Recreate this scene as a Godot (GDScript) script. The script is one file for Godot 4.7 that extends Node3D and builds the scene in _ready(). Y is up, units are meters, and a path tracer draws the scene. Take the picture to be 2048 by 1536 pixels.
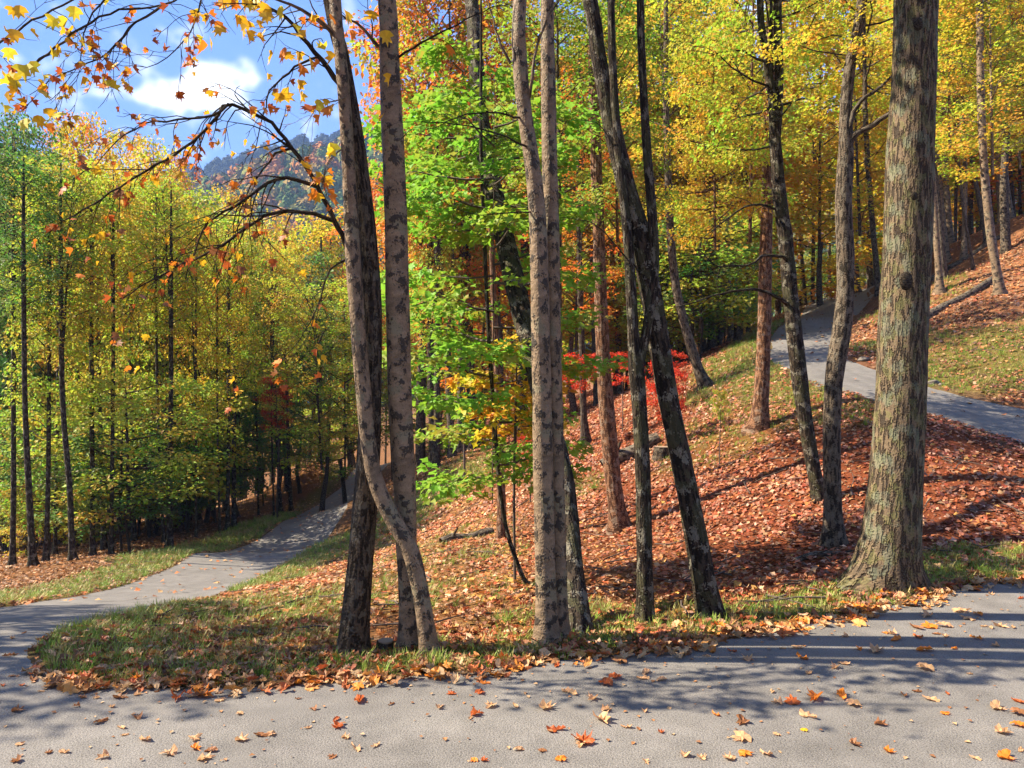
extends Node3D
# Autumn woodland with a hairpin drive. Metres, y up, the camera looks along -z.
# A pixel of the photograph gives a direction; distances come from the terrain it meets.

const F := 1537.0
const EYE := 1.7
var rng := RandomNumberGenerator.new()
var M := {}
var used := {}

# ---------------------------------------------------------------- naming helpers
func numbered(n: String) -> String:
	if not used.has(n):
		used[n] = 0
		return n
	used[n] += 1
	return "%s_%03d" % [n, used[n]]

func tag(o: Node3D, label: String, category: String, group := "", kind := "") -> Node3D:
	if label: o.set_meta("label", label)
	if category: o.set_meta("category", category)
	if group: o.set_meta("group", group)
	if kind: o.set_meta("kind", kind)
	return o

func thing(called: String, label: String, category: String, at: Vector3, group := "") -> Node3D:
	var o := Node3D.new()
	o.name = numbered(called)
	add_child(o)
	o.position = at
	tag(o, label, category, group)
	return o

func part(called: String, mesh: Mesh, mat: Material, parent: Node3D) -> MeshInstance3D:
	var o := MeshInstance3D.new()
	o.name = called if parent != self else numbered(called)
	o.mesh = mesh
	o.material_override = mat
	parent.add_child(o, true)
	return o

func lin(r: float, g: float, b: float) -> Color:
	return Color(r, g, b).linear_to_srgb()

# ---------------------------------------------------------------- terrain
const CONTROL := [
	240,1375,4.30, 650,1366,4.36, 944,1343,4.54, 1091,1325,4.69, 1348,1296,4.95, 1587,1255,5.36, 1806,1208,5.93, 1963,1167,6.5, 2300,1120,7.4,
	1024,1536,3.4, 200,1536,3.4, 1900,1536,3.4,
	40,1318,4.75, 0,1250,6.2, 60,1250,6.4, 0,1215,8.3, 137,1196,10.5, 307,1150,14.5, 427,1106,19, 547,1058,26, 598,1030,33, 639,1007,40,
	410,1200,10.6, 500,1165,14, 590,1120,18.5, 650,1085,23, 690,1030,33,
	300,1290,5.6, 500,1240,7, 650,1250,6.6, 600,1180,9.8,
	900,1280,5.3, 900,1200,7.2, 900,1120,9.8, 930,1080,12, 1003,1080,12.3, 928,985,18.5, 860,925,27, 760,1120,14.5, 830,1050,18, 850,980,23,
	1150,1275,5.4, 1290,1250,5.65, 1418,1235,5.7, 1240,1070,11.5, 1668,1095,8.3, 1640,1000,10, 1518,860,13.5, 1412,780,19, 1170,890,19, 1000,900,26, 1300,820,20, 1770,1170,6.5, 1250,1150,8.3, 1450,1100,8.8, 1400,950,12.5, 1950,1060,8.6, 1900,920,10.3, 2048,940,10.3,
	1854,828,12.3, 2048,886,11.3, 2048,821,13.4, 1929,794,14.2, 1854,773,15, 1683,790,13.8, 1755,744,16.4, 1618,767,15.2, 1546,736,17, 1686,715,18, 1538,680,21, 1690,664,22.5, 1604,632,29, 1710,633,29.5, 1655,597,39, 1741,599,39.5, 1735,570,55,
	1950,700,16.3, 1950,600,19.5, 2000,590,20.5, 1875,560,23, 2048,440,28, 1880,500,33, 1780,640,25, 1740,690,20.5, 1790,570,36,
	60,1170,13.5, 200,1120,18, 340,1085,24, 470,1035,33, 570,1005,41, 0,1130,22, 100,1080,35, 300,1040,50, 0,1000,80,
	640,965,48, 800,930,40, 1000,880,32, 1300,765,30, 1450,690,27, 1400,722,36, 1200,790,38]
const CONTROL_XYD := [-4,0,0, 4,0,.05, 0,-6,0, -10,-6,-.3, 12,-6,.4, 12,3,.4, -9,4,-.5, 20,5,1.5, -20,5,-2.5, -40,20,-7, 40,20,8.5, 0,60,-2, -40,80,-11, 30,60,10, 60,60,16, 0,110,-3, 60,110,18, -60,110,-12, 110,60,22, -110,60,-14, 110,0,18, -110,0,-10, 0,-100,0, 90,-90,8, -90,-90,-6, 110,150,22, -110,150,-13, 0,150,-2]
var cx := PackedFloat64Array()
var cd := PackedFloat64Array()
var cw := PackedFloat64Array()
var near_h := PackedFloat32Array()
var far_h := PackedFloat32Array()
const NX0 := -34.0
const ND0 := -8.0
const NS := 0.5
const NW := 150
const ND := 140
const FX0 := -180.0
const FD0 := -120.0
const FS := 4.0
const FW := 91
const FD := 96
var bump := FastNoiseLite.new()

func phi(r2: float) -> float:
	return 0.5 * r2 * log(r2 + 1e-9)

func solve_terrain() -> void:
	var hy := PackedFloat64Array()
	for i in CONTROL.size() / 3:
		var d: float = CONTROL[i * 3 + 2]
		cx.append((CONTROL[i * 3] - 1024.0) / F * d)
		cd.append(d)
		hy.append(EYE - (CONTROL[i * 3 + 1] - 768.0) / F * d)
	for i in CONTROL_XYD.size() / 3:
		cx.append(CONTROL_XYD[i * 3])
		cd.append(CONTROL_XYD[i * 3 + 1])
		hy.append(CONTROL_XYD[i * 3 + 2])
	var n := cx.size()
	var m := n + 3
	var a: Array[PackedFloat64Array] = []
	for i in m:
		var row := PackedFloat64Array()
		row.resize(m + 1)
		if i < n:
			for j in n:
				row[j] = phi((cx[i] - cx[j]) ** 2 + (cd[i] - cd[j]) ** 2)
			row[i] += 0.5
			row[n] = 1.0
			row[n + 1] = cx[i]
			row[n + 2] = cd[i]
			row[m] = hy[i]
		else:
			for j in n:
				row[j] = 1.0 if i == n else (cx[j] if i == n + 1 else cd[j])
		a.append(row)
	for k in m:
		var best := k
		for i in range(k + 1, m):
			if absf(a[i][k]) > absf(a[best][k]): best = i
		var t := a[k]
		a[k] = a[best]
		a[best] = t
		var pr := a[k]
		for i in range(k + 1, m):
			var r := a[i]
			var f := r[k] / pr[k]
			if f != 0.0:
				for j in range(k, m + 1):
					r[j] -= f * pr[j]
				a[i] = r
	cw.resize(m)
	for k in range(m - 1, -1, -1):
		var s := a[k][m]
		for j in range(k + 1, m):
			s -= a[k][j] * cw[j]
		cw[k] = s / a[k][k]
	near_h.resize((NW + 1) * (ND + 1))
	for j in ND + 1:
		for i in NW + 1:
			near_h[j * (NW + 1) + i] = exact(NX0 + i * NS, ND0 + j * NS)
	far_h.resize((FW + 1) * (FD + 1))
	for j in FD + 1:
		for i in FW + 1:
			far_h[j * (FW + 1) + i] = exact(FX0 + i * FS, FD0 + j * FS)

func exact(x: float, d: float) -> float:
	var n := cx.size()
	var s := cw[n] + cw[n + 1] * x + cw[n + 2] * d
	for i in n:
		var r2 := (x - cx[i]) * (x - cx[i]) + (d - cd[i]) * (d - cd[i])
		s += cw[i] * 0.5 * r2 * log(r2 + 1e-9)
	# an earth bank beside the far end of the lower drive
	var q := ((x + 12.2) / 2.2) ** 2 + ((d - 46.0) / 3.0) ** 2
	return s + 1.5 * exp(-q)

func grid(t: PackedFloat32Array, u: float, v: float, w: int, h: int) -> float:
	var i := clampi(int(floorf(u)), 0, w - 1)
	var j := clampi(int(floorf(v)), 0, h - 1)
	var a := clampf(u - i, 0, 1)
	var b := clampf(v - j, 0, 1)
	var k := j * (w + 1) + i
	return lerpf(lerpf(t[k], t[k + 1], a), lerpf(t[k + w + 1], t[k + w + 2], a), b)

func hd(x: float, d: float) -> float:   # height at x, depth d
	var u := (x - NX0) / NS
	var v := (d - ND0) / NS
	if u >= 0 and v >= 0 and u < NW and v < ND:
		var h := grid(near_h, u, v, NW, ND)
		var e := minf(minf(u, NW - u), minf(v, ND - v))
		if e < 16.0:
			return lerpf(grid(far_h, (x - FX0) / FS, (d - FD0) / FS, FW, FD), h, e / 16.0)
		return h
	return grid(far_h, (x - FX0) / FS, (d - FD0) / FS, FW, FD)

func pix(px: float, py: float, d: float) -> Vector3:
	return Vector3((px - 1024.0) / F * d, EYE - (py - 768.0) / F * d, -d)

func ground(px: float, py: float) -> Vector3:   # where the ray of a pixel meets the terrain
	var d := 2.0
	while d < 120.0:
		var p := pix(px, py, d)
		if p.y <= hd(p.x, d):
			var lo := d / 1.02 - 0.01
			var hi := d
			for k in 12:
				var mid := (lo + hi) / 2
				p = pix(px, py, mid)
				if p.y <= hd(p.x, mid): hi = mid
				else: lo = mid
			p = pix(px, py, hi)
			p.y = hd(p.x, hi)
			return p
		d = d * 1.02 + 0.01
	return pix(px, py, 120.0)

func on_ground(x: float, z: float) -> Vector3:
	return Vector3(x, hd(x, -z), z)

func slope_normal(x: float, d: float) -> Vector3:
	var e := 0.25
	return Vector3(hd(x - e, d) - hd(x + e, d), 2 * e, hd(x, d + e) - hd(x, d - e)).normalized()

# ---------------------------------------------------------------- roads
var roads: Array = []          # each: {inner: [Vector3], outer: [Vector3]} matched
var road_polys: Array[PackedVector2Array] = []
var edge_near := PackedVector2Array()     # the island side of the near drive, x and depth
var edge_low_left := PackedVector2Array()
var edge_low_right := PackedVector2Array()
var edge_up_left := PackedVector2Array()
var edge_up_right := PackedVector2Array()

func px_line(a: Array) -> PackedVector2Array:
	var out := PackedVector2Array()
	for i in a.size() / 2:
		var p := ground(a[i * 2], a[i * 2 + 1])
		out.append(Vector2(p.x, -p.z))
	return out

func resample(line: PackedVector2Array, n: int) -> PackedVector2Array:
	var c := Curve2D.new()
	c.bake_interval = 0.1
	for i in line.size():
		var a := line[maxi(i - 1, 0)]
		var b := line[mini(i + 1, line.size() - 1)]
		var t := (b - a)
		var li := (line[i] - a).length()
		var lo := (b - line[i]).length()
		t = t.normalized()
		c.add_point(line[i], -t * li / 3.0, t * lo / 3.0)
	var out := PackedVector2Array()
	for i in n:
		out.append(c.sample_baked(c.get_baked_length() * i / (n - 1.0), true))
	return out

func dist_line(p: Vector2, line: PackedVector2Array) -> float:
	var best := 1e9
	for i in line.size() - 1:
		var q := Geometry2D.get_closest_point_to_segment(p, line[i], line[i + 1])
		best = minf(best, p.distance_squared_to(q))
	return sqrt(best)

func on_road(p: Vector2) -> bool:
	for q in road_polys:
		if Geometry2D.is_point_in_polygon(p, q): return true
	return false

# a cached raster of the ground: road?, distance to the road's edge, grass share
var ras := PackedFloat32Array()
var ras_grass := PackedFloat32Array()
const RX0 := -30.0
const RD0 := -7.0
const RS := 0.2
const RW := 270
const RD := 330

func raster_at(t: PackedFloat32Array, x: float, d: float) -> float:
	var u := (x - RX0) / RS
	var v := (d - RD0) / RS
	if u < 0 or v < 0 or u > RW - 1 or v > RD - 1: return -1e9
	return grid(t, u, v, RW - 1, RD - 1)

func road_sd(x: float, d: float) -> float:  # positive outside the asphalt, metres
	var r := raster_at(ras, x, d)
	return 9.0 if r < -1e8 else r

func grass_at(x: float, d: float) -> float:
	var r := raster_at(ras_grass, x, d)
	return 0.0 if r < -1e8 else clampf(r, 0, 1)

func make_roads() -> void:
	# the near drive runs along the bottom of the view, round the tip of the verge and down to the left
	var inner := PackedVector2Array([Vector2(26, 11.5), Vector2(14, 8.6), Vector2(8.5, 7.3)])
	inner.append_array(px_line([2048,1160, 1963,1167, 1806,1208, 1587,1255, 1348,1296, 1091,1325, 944,1343, 650,1366, 342,1378, 191,1371, 120,1356, 78,1338, 58,1314, 72,1290, 135,1254, 239,1229, 376,1205, 427,1196, 495,1167, 581,1123, 642,1090, 668,1058, 692,1020, 712,992, 735,975]))
	inner.append(Vector2(-7.0, 54.0)); inner.append(Vector2(-4.5, 66.0))
	var outer := PackedVector2Array([Vector2(27, 5), Vector2(14, 1.5), Vector2(8.5, 0.2), Vector2(5.5, -0.8), Vector2(3.5, -1.6), Vector2(1.6, -2.0), Vector2(-0.5, -2.0), Vector2(-2.6, -1.6), Vector2(-4.6, -0.6), Vector2(-6.0, 0.8), Vector2(-7.0, 2.6), Vector2(-7.3, 4.6), Vector2(-6.9, 6.6)])
	outer.append_array(px_line([-25,1218, 60,1206, 137,1196, 188,1186, 307,1150, 427,1106, 547,1058, 598,1030, 639,1007, 662,990, 682,975]))
	outer.append(Vector2(-9.6, 55.0)); outer.append(Vector2(-7.2, 66.5))
	var ui := px_line([2300,960, 2150,918, 2048,886, 1854,828, 1751,809, 1683,790, 1618,767, 1575,750, 1546,728, 1536,700, 1538,678, 1560,652, 1604,630, 1655,597, 1690,580, 1710,571])
	ui.append(Vector2(24.5, 58.0)); ui.append(Vector2(27.5, 70.0))
	var uo := px_line([2300,850, 2150,836, 2048,819, 1929,794, 1854,773, 1790,755, 1740,737, 1700,722, 1686,708, 1684,690, 1688,670, 1697,650, 1714,630, 1741,599, 1757,581, 1770,570])
	uo.append(Vector2(27.0, 57.0)); uo.append(Vector2(30.0, 69.0))
	edge_near = inner
	edge_low_left = outer.slice(12)
	edge_low_right = inner.slice(16)
	edge_up_left = ui
	edge_up_right = uo
	roads = [[resample_pair(inner, 320), resample_pair(outer, 320)], [resample_pair(ui, 120), resample_pair(uo, 120)]]
	for r in roads:
		var poly := PackedVector2Array(r[0])
		var back := PackedVector2Array(r[1])
		back.reverse()
		poly.append_array(back)
		road_polys.append(poly)

func resample_pair(line: PackedVector2Array, n: int) -> PackedVector2Array:
	return resample(line, n)

var grass_spots: Array = []   # [x, d, rx, rd, amount]

func make_raster() -> void:
	for g in [[560,1135,.9,3.0,.9],[480,1175,.9,1.6,.8],[610,1108,.8,3,.8],[900,965,2.2,2.2,.8],[850,1010,1.6,2.2,.75],[960,930,2.5,3,.4],[1450,770,1.2,1.6,.8],[1470,740,1.0,2.2,.95],[1560,800,1.0,1.2,.6],[1500,790,.9,1.6,.7],[1690,830,.8,.7,.5],[1990,730,1.8,1.3,.95],[1930,760,1.3,.9,.8],[2040,690,1.2,1.2,.8],[1790,690,1.0,1.3,.6],[1830,600,1.4,1.6,.4],[1980,1120,.8,.35,.95],[1880,1150,.6,.25,.9],[1700,1190,.5,.2,.95],[1600,1215,.5,.2,.95],[1500,1240,.4,.2,.9],[1200,1268,.5,.2,.95],[1130,1285,.4,.15,.9],[820,1335,.8,.12,.9],[560,1345,.9,.12,.9],[900,1190,1.0,.9,.22],[860,1120,1.2,1.3,.25],[1100,1240,.6,.4,.5],[760,1080,1.2,2.2,.4],[1150,985,.5,.6,.7],[880,1090,1.2,1.6,.25],[1420,880,1.2,1.5,.35],[1290,1225,.5,.25,.4]]:
		var p := ground(g[0], g[1])
		grass_spots.append([p.x, -p.z, g[2], g[3], g[4]])
	ras.resize(RW * RD)
	ras_grass.resize(RW * RD)
	var nz := FastNoiseLite.new()
	nz.seed = 5
	nz.frequency = 0.55
	var en := resample(edge_near.slice(0, 18), 60)
	var ll := resample(edge_low_left, 60)
	var ul := resample(edge_up_left, 60)
	var lines := [roads[0][0], roads[0][1], roads[1][0], roads[1][1]]
	var coarse := []
	for l in lines:
		var c := PackedVector2Array()
		for i in range(0, l.size(), 2): c.append(l[i])
		c.append(l[l.size() - 1])
		coarse.append(c)
	# distance on a coarse raster first, refined only near an edge
	for j in RD:
		var d := RD0 + j * RS
		var i := 0
		while i < RW:
			var x := RX0 + i * RS
			var p := Vector2(x, d)
			var best := 1e9
			for c in coarse: best = minf(best, dist_line(p, c))
			var inside := on_road(p)
			var sd := -best if inside else best
			var run := clampi(int((best - 1.2) / RS), 1, 14)
			for k in mini(run, RW - i):
				ras[j * RW + i + k] = sd
			i += run
	for j in RD:
		for i in RW:
			var sd := ras[j * RW + i]
			if sd < -0.3: continue
			var x := RX0 + i * RS
			var d := RD0 + j * RS
			var p := Vector2(x, d)
			var n := nz.get_noise_2d(x * 2.0, d * 2.0)
			var g := 0.0
			if sd < 3.0:
				var a := dist_line(p, en) if d < 12.0 else 9.0
				if a < 1.0: g = maxf(g, (1.0 - absf(a - 0.3) / 0.34) * 1.15)
				if d > 5.0 and x < -2.0:
					var b := dist_line(p, ll)
					if b < 3.0 and on_left(p): g = maxf(g, clampf((1.7 + d * .02 - b) / 0.6, 0, 1))
				if x > 2.0 and d > 10.0:
					var c := dist_line(p, ul)
					if c < 2.4 and d > 14.0: g = maxf(g, clampf((1.5 - c) / 0.6, 0, 1) * 0.85)
			# the island between the two drives
			if x < -0.9 and d < 9.5 and d > 4.0:
				var w := clampf((-1.0 - x) / 0.9, 0, 1) * clampf((9.6 - d) / 1.5, 0, 1)
				g = maxf(g, 0.55 * w)
			for s in grass_spots:
				var q: float = ((x - s[0]) / s[2]) ** 2 + ((d - s[1]) / s[3]) ** 2
				if q < 1.6: g = maxf(g, s[4] * clampf((1.6 - q) / 0.9, 0, 1))
			ras_grass[j * RW + i] = clampf(g + n * 0.5 * minf(1.0, g * 3.0), 0, 1)

func on_left(p: Vector2) -> bool:   # left of the lower drive
	var best := 1e9
	var side := 0.0
	for i in edge_low_left.size() - 1:
		var a := edge_low_left[i]
		var b := edge_low_left[i + 1]
		var q := Geometry2D.get_closest_point_to_segment(p, a, b)
		if p.distance_squared_to(q) < best:
			best = p.distance_squared_to(q)
			side = (b - a).cross(p - a)
	return side > 0.0

# ---------------------------------------------------------------- materials
func noise_img(w: int, h: int, freq: float, sd: int, oct := 3, type := FastNoiseLite.TYPE_SIMPLEX_SMOOTH) -> Image:
	var n := FastNoiseLite.new()
	n.seed = sd
	n.frequency = freq
	n.noise_type = type
	n.fractal_octaves = oct
	return n.get_seamless_image(w, h, false, false, 0.12, true)

func tex(im: Image) -> ImageTexture:
	return ImageTexture.create_from_image(im)

func from_bytes(w: int, h: int, b: PackedByteArray) -> ImageTexture:
	return tex(Image.create_from_data(w, h, false, Image.FORMAT_RGB8, b))

func srgb8(v: float) -> int:
	v = clampf(v, 0, 1)
	v = 12.92 * v if v < 0.0031308 else 1.055 * pow(v, 1 / 2.4) - 0.055
	return int(v * 255.0)

var s8 := PackedByteArray()   # linear 0..1 in 1024 steps to an sRGB byte

func put8(b: PackedByteArray, k: int, r: float, g: float, bl: float) -> void:
	b[k] = s8[clampi(int(r * 1023), 0, 1023)]
	b[k + 1] = s8[clampi(int(g * 1023), 0, 1023)]
	b[k + 2] = s8[clampi(int(bl * 1023), 0, 1023)]

func bark(kind: String, sd: int) -> StandardMaterial3D:
	# 256 across = once round, 1024 along = 2.4 m
	var w := 256
	var h := 1024
	var fine := noise_img(w, h, 0.11, sd, 3).get_data()
	var blot := noise_img(w, h, 0.0175 if kind == "pale" else 0.016, sd + 1, 4).get_data()
	var grain := noise_img(w, h, 0.33, sd + 9, 2).get_data()
	var patch := noise_img(w, h, 0.0075, sd + 2, 3).get_data()
	# ridges run along the trunk: squeeze a noise picture across and stretch it along
	var ridge_im := noise_img(w, 256, 0.05, sd + 3, 3)
	ridge_im.resize(w, h, Image.INTERPOLATE_CUBIC)
	var ridge := ridge_im.get_data()
	var ring_im := noise_img(64, h, 0.04, sd + 4, 3)
	ring_im.resize(w, h, Image.INTERPOLATE_CUBIC)
	var ring := ring_im.get_data()
	var col := PackedByteArray()
	col.resize(w * h * 3)
	var hgt := PackedByteArray()
	hgt.resize(w * h * 3)
	for i in w * h:
		var f := fine[i] / 255.0
		var b := blot[i] / 255.0
		var p := patch[i] / 255.0
		var r := ridge[i] / 255.0
		var q := ring[i] / 255.0
		var c := Vector3.ZERO
		var z := 0.5
		match kind:
			"pale":
				var gr0 := grain[i] / 255.0
				c = Vector3(.262, .188, .12) * (0.45 + 0.5 * f + .4 * gr0 + 0.4 * (q - .5) + 0.6 * (p - .5))
				var spot := smoothstep(.612, .648, b * 0.74 + q * 0.30 + (f - .5) * 0.34 + (gr0 - .5) * .12)
				c = c.lerp(Vector3(.035, .03, .025), spot * 0.93)
				var moss := smoothstep(.62, .7, p + (f - .5) * 0.35) * (1 - spot)
				c = c.lerp(Vector3(.15, .15, .095), moss * 0.6)
				if f > .66 and q < .47: c *= 0.6
				z = 0.5 + 0.25 * (f - .5) + spot * 0.3 + (q - .5) * .3
			"dark":
				var fur := smoothstep(.36, .62, r + (f - .5) * 0.3)
				c = Vector3(.014, .011, .009).lerp(Vector3(.05, .037, .026), fur) * (.7 + .6 * f)
				var li := smoothstep(.625, .67, b + (f - .5) * 0.34)
				c = c.lerp(Vector3(.21, .195, .15) * (.7 + .5 * f), li * .7)
				var gr := smoothstep(.6, .66, p + (f - .5) * .2)
				c = c.lerp(Vector3(.07, .07, .035), gr * .5)
				z = fur * .7 + f * .25 + li * .08
			"oak":
				var fo := smoothstep(.38, .6, r + (f - .5) * 0.3)
				c = Vector3(.022, .017, .012).lerp(Vector3(.09, .066, .044), fo) * (.65 + .7 * f)
				var band := smoothstep(.52, .62, q + (b - .5) * .5)
				c = c.lerp(Vector3(.04, .033, .028), band * .65)
				var l2 := smoothstep(.63, .68, b + (f - .5) * .3)
				c = c.lerp(Vector3(.2, .17, .12), l2 * .4)
				z = fo * .75 + f * .25
			"furrow":
				var fu := smoothstep(.36, .58, r + (f - .5) * .32)
				c = Vector3(.045, .034, .024).lerp(Vector3(.165, .12, .076), fu) * (.62 + .76 * f)
				var ly := smoothstep(.57, .63, b + (f - .5) * .34)
				c = c.lerp(Vector3(.15, .15, .06) * (.7 + .6 * f), ly * .5)
				var lg := smoothstep(.62, .7, p + (f - .5) * .3)
				c = c.lerp(Vector3(.17, .19, .135), lg * .5)
				var dk := smoothstep(.66, .7, 1.0 - b + (f - .5) * .2)
				c = c.lerp(Vector3(.06, .048, .036), dk * .45)
				z = fu * .8 + f * .2
			"rust":
				var fr := smoothstep(.36, .64, r + (f - .5) * .4)
				c = Vector3(.07, .034, .02).lerp(Vector3(.22, .115, .064), fr) * (.6 + .8 * f)
				var lr := smoothstep(.6, .66, b + (f - .5) * .4)
				c = c.lerp(Vector3(.26, .2, .15), lr * .55)
				z = fr * .6 + f * .4
			_:
				var fg := smoothstep(.35, .65, r + (f - .5) * .4)
				c = Vector3(.03, .024, .018).lerp(Vector3(.125, .096, .068), fg) * (.6 + .8 * f)
				var l3 := smoothstep(.58, .66, b + (f - .5) * .3)
				c = c.lerp(Vector3(.19, .165, .125), l3 * .5)
				z = fg * .6 + f * .4
		put8(col, i * 3, c.x, c.y, c.z)
		var zz := clampi(int(z * 255), 0, 255)
		hgt[i * 3] = zz
		hgt[i * 3 + 1] = zz
		hgt[i * 3 + 2] = zz
	var m := StandardMaterial3D.new()
	m.resource_name = kind + "_bark"
	m.albedo_texture = from_bytes(w, h, col)
	m.roughness = 0.6 if kind == "pale" else .85
	m.metallic_specular = 0.3 if kind == "pale" else .25
	m.heightmap_enabled = true
	m.heightmap_texture = from_bytes(w, h, hgt)
	m.heightmap_scale = {"pale": 1.2, "dark": 1.1, "oak": 1.3, "furrow": 1.8, "rust": .9}.get(kind, .8)
	return m

func leaf_mat(called: String, c: Color, thru := 1.0) -> StandardMaterial3D:
	var m := StandardMaterial3D.new()
	m.resource_name = called
	m.albedo_color = c
	m.vertex_color_use_as_albedo = true
	m.roughness = 0.55
	m.metallic_specular = 0.4
	m.cull_mode = BaseMaterial3D.CULL_DISABLED
	m.backlight_enabled = true
	m.backlight = Color(thru, thru, thru).linear_to_srgb()
	return m

func make_materials() -> void:
	s8.resize(1024)
	for i in 1024: s8[i] = srgb8(i / 1023.0)
	for k in ["pale", "dark", "oak", "furrow", "rust", "grey"]:
		M[k] = bark(k, 11 + k.length() * 17 + k.unicode_at(0))
	var tw := StandardMaterial3D.new()
	tw.resource_name = "twig_bark"
	tw.albedo_color = lin(.075, .055, .042)
	tw.roughness = .9
	M.twig = tw
	# crowns: the vertex colours vary each leaf about the colour of its tree
	M.green = leaf_mat("bright_green_leaves", lin(.33, .45, .055))
	M.lime = leaf_mat("yellow_green_leaves", lin(.50, .56, .06))
	M.yellow = leaf_mat("yellow_leaves", lin(.74, .63, .07))
	M.gold = leaf_mat("golden_leaves", lin(.76, .56, .055))
	M.orange = leaf_mat("orange_leaves", lin(.76, .29, .04))
	M.red = leaf_mat("red_leaves", lin(.66, .075, .03))
	M.olive = leaf_mat("olive_leaves", lin(.50, .56, .07))
	M.deep = leaf_mat("deep_green_leaves", lin(.15, .28, .06))
	M.litter = leaf_mat("fallen_leaves", Color.WHITE, .35)
	M.grass = leaf_mat("grass_blades", Color.WHITE, .5)
	# single leaves
	for e in [["leaf_yellow", .85, .55, .03], ["leaf_lemon", .75, .68, .05], ["leaf_orange", .80, .27, .03], ["leaf_rust", .52, .13, .03], ["leaf_brown", .33, .15, .06], ["leaf_tan", .66, .42, .22], ["leaf_red", .50, .07, .025], ["leaf_lime", .45, .6, .05]]:
		M[e[0]] = leaf_mat(e[0], lin(e[1], e[2], e[3]), .7)
	# asphalt: aggregate in binder, worn patches, fine grit
	var n := 1024
	var a1 := noise_img(n, n, 0.24, 71, 2).get_data()
	var a2 := noise_img(n, n, 0.011, 72, 4).get_data()
	var a3 := noise_img(n, n, 0.42, 73, 1).get_data()
	var a4 := noise_img(n, n, 0.005, 74, 3).get_data()
	var col := PackedByteArray()
	col.resize(n * n * 3)
	var hg := PackedByteArray()
	hg.resize(n * n * 3)
	for i in n * n:
		var s := a1[i] / 255.0
		var g := a3[i] / 255.0
		var p := a2[i] / 255.0
		var q := a4[i] / 255.0
		var v := 0.168 * (0.66 + 0.48 * s + .34 * (p - .5) + .26 * (q - .5))
		if g > .74: v += .16 * (g - .74) / .26 + .05
		if s < .34: v *= .66
		put8(col, i * 3, v * 1.05, v * 0.99, v * .925)
		var z := clampi(int((s * .6 + g * .4) * 255), 0, 255)
		hg[i * 3] = z
		hg[i * 3 + 1] = z
		hg[i * 3 + 2] = z
	var as_ := StandardMaterial3D.new()
	as_.resource_name = "asphalt"
	as_.albedo_texture = from_bytes(n, n, col)
	as_.uv1_triplanar = true
	as_.uv1_world_triplanar = true
	as_.uv1_scale = Vector3.ONE * 0.36
	as_.vertex_color_use_as_albedo = true
	as_.roughness = .82
	as_.metallic_specular = .45
	as_.heightmap_enabled = true
	as_.heightmap_texture = from_bytes(n, n, hg)
	as_.heightmap_scale = .5
	M.asphalt = as_
	# forest floor: crumbled leaves over soil, tinted by the vertex colours
	var c1 := FastNoiseLite.new()
	c1.noise_type = FastNoiseLite.TYPE_CELLULAR
	c1.cellular_return_type = FastNoiseLite.RETURN_CELL_VALUE
	c1.frequency = .075
	c1.seed = 9
	var cell := c1.get_seamless_image(n, n, false, false, .1, true).get_data()
	c1.cellular_return_type = FastNoiseLite.RETURN_DISTANCE2_SUB
	var crack := c1.get_seamless_image(n, n, false, false, .1, true).get_data()
	var f1 := noise_img(n, n, .15, 75, 3).get_data()
	for i in n * n:
		var v := cell[i] / 255.0
		var e := crack[i] / 255.0
		var f := f1[i] / 255.0
		var k := (0.35 + 0.65 * smoothstep(.0, .35, e)) * (.55 + .8 * f)
		var c := Vector3(.95, .80, .62).lerp(Vector3(.55, .42, .33), v) * k
		if v > .8: c = Vector3(.98, .92, .85) * k
		put8(col, i * 3, c.x, c.y, c.z)
		var z := clampi(int((f * .6 + v * .4) * 255), 0, 255)
		hg[i * 3] = z
		hg[i * 3 + 1] = z
		hg[i * 3 + 2] = z
	var fl := StandardMaterial3D.new()
	fl.resource_name = "forest_floor"
	fl.albedo_texture = from_bytes(n, n, col)
	fl.vertex_color_use_as_albedo = true
	fl.uv1_triplanar = true
	fl.uv1_world_triplanar = true
	fl.uv1_scale = Vector3.ONE * 0.22
	fl.roughness = .95
	fl.metallic_specular = .2
	fl.heightmap_enabled = true
	fl.heightmap_texture = from_bytes(n, n, hg)
	fl.heightmap_scale = 2.0
	M.floor = fl
	var far := StandardMaterial3D.new()
	far.resource_name = "far_woodland"
	far.vertex_color_use_as_albedo = true
	far.roughness = .9
	far.metallic_specular = .2
	M.far = far
	var rock := StandardMaterial3D.new()
	rock.resource_name = "field_stone"
	rock.albedo_color = lin(.13, .11, .09)
	rock.roughness = .9
	M.rock = rock
	var cut := StandardMaterial3D.new()
	cut.resource_name = "weathered_cut_wood"
	cut.albedo_color = lin(.24, .17, .11)
	cut.roughness = .9
	M.cut = cut

# ---------------------------------------------------------------- mesh helpers
func soup(v: PackedVector3Array, c: PackedColorArray) -> ArrayMesh:
	var a := []
	a.resize(Mesh.ARRAY_MAX)
	a[Mesh.ARRAY_VERTEX] = v
	a[Mesh.ARRAY_COLOR] = c
	var m := ArrayMesh.new()
	m.add_surface_from_arrays(Mesh.PRIMITIVE_TRIANGLES, a)
	return m

class Tube:
	var v := PackedVector3Array()
	var n := PackedVector3Array()
	var uv := PackedVector2Array()
	var ix := PackedInt32Array()

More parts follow.
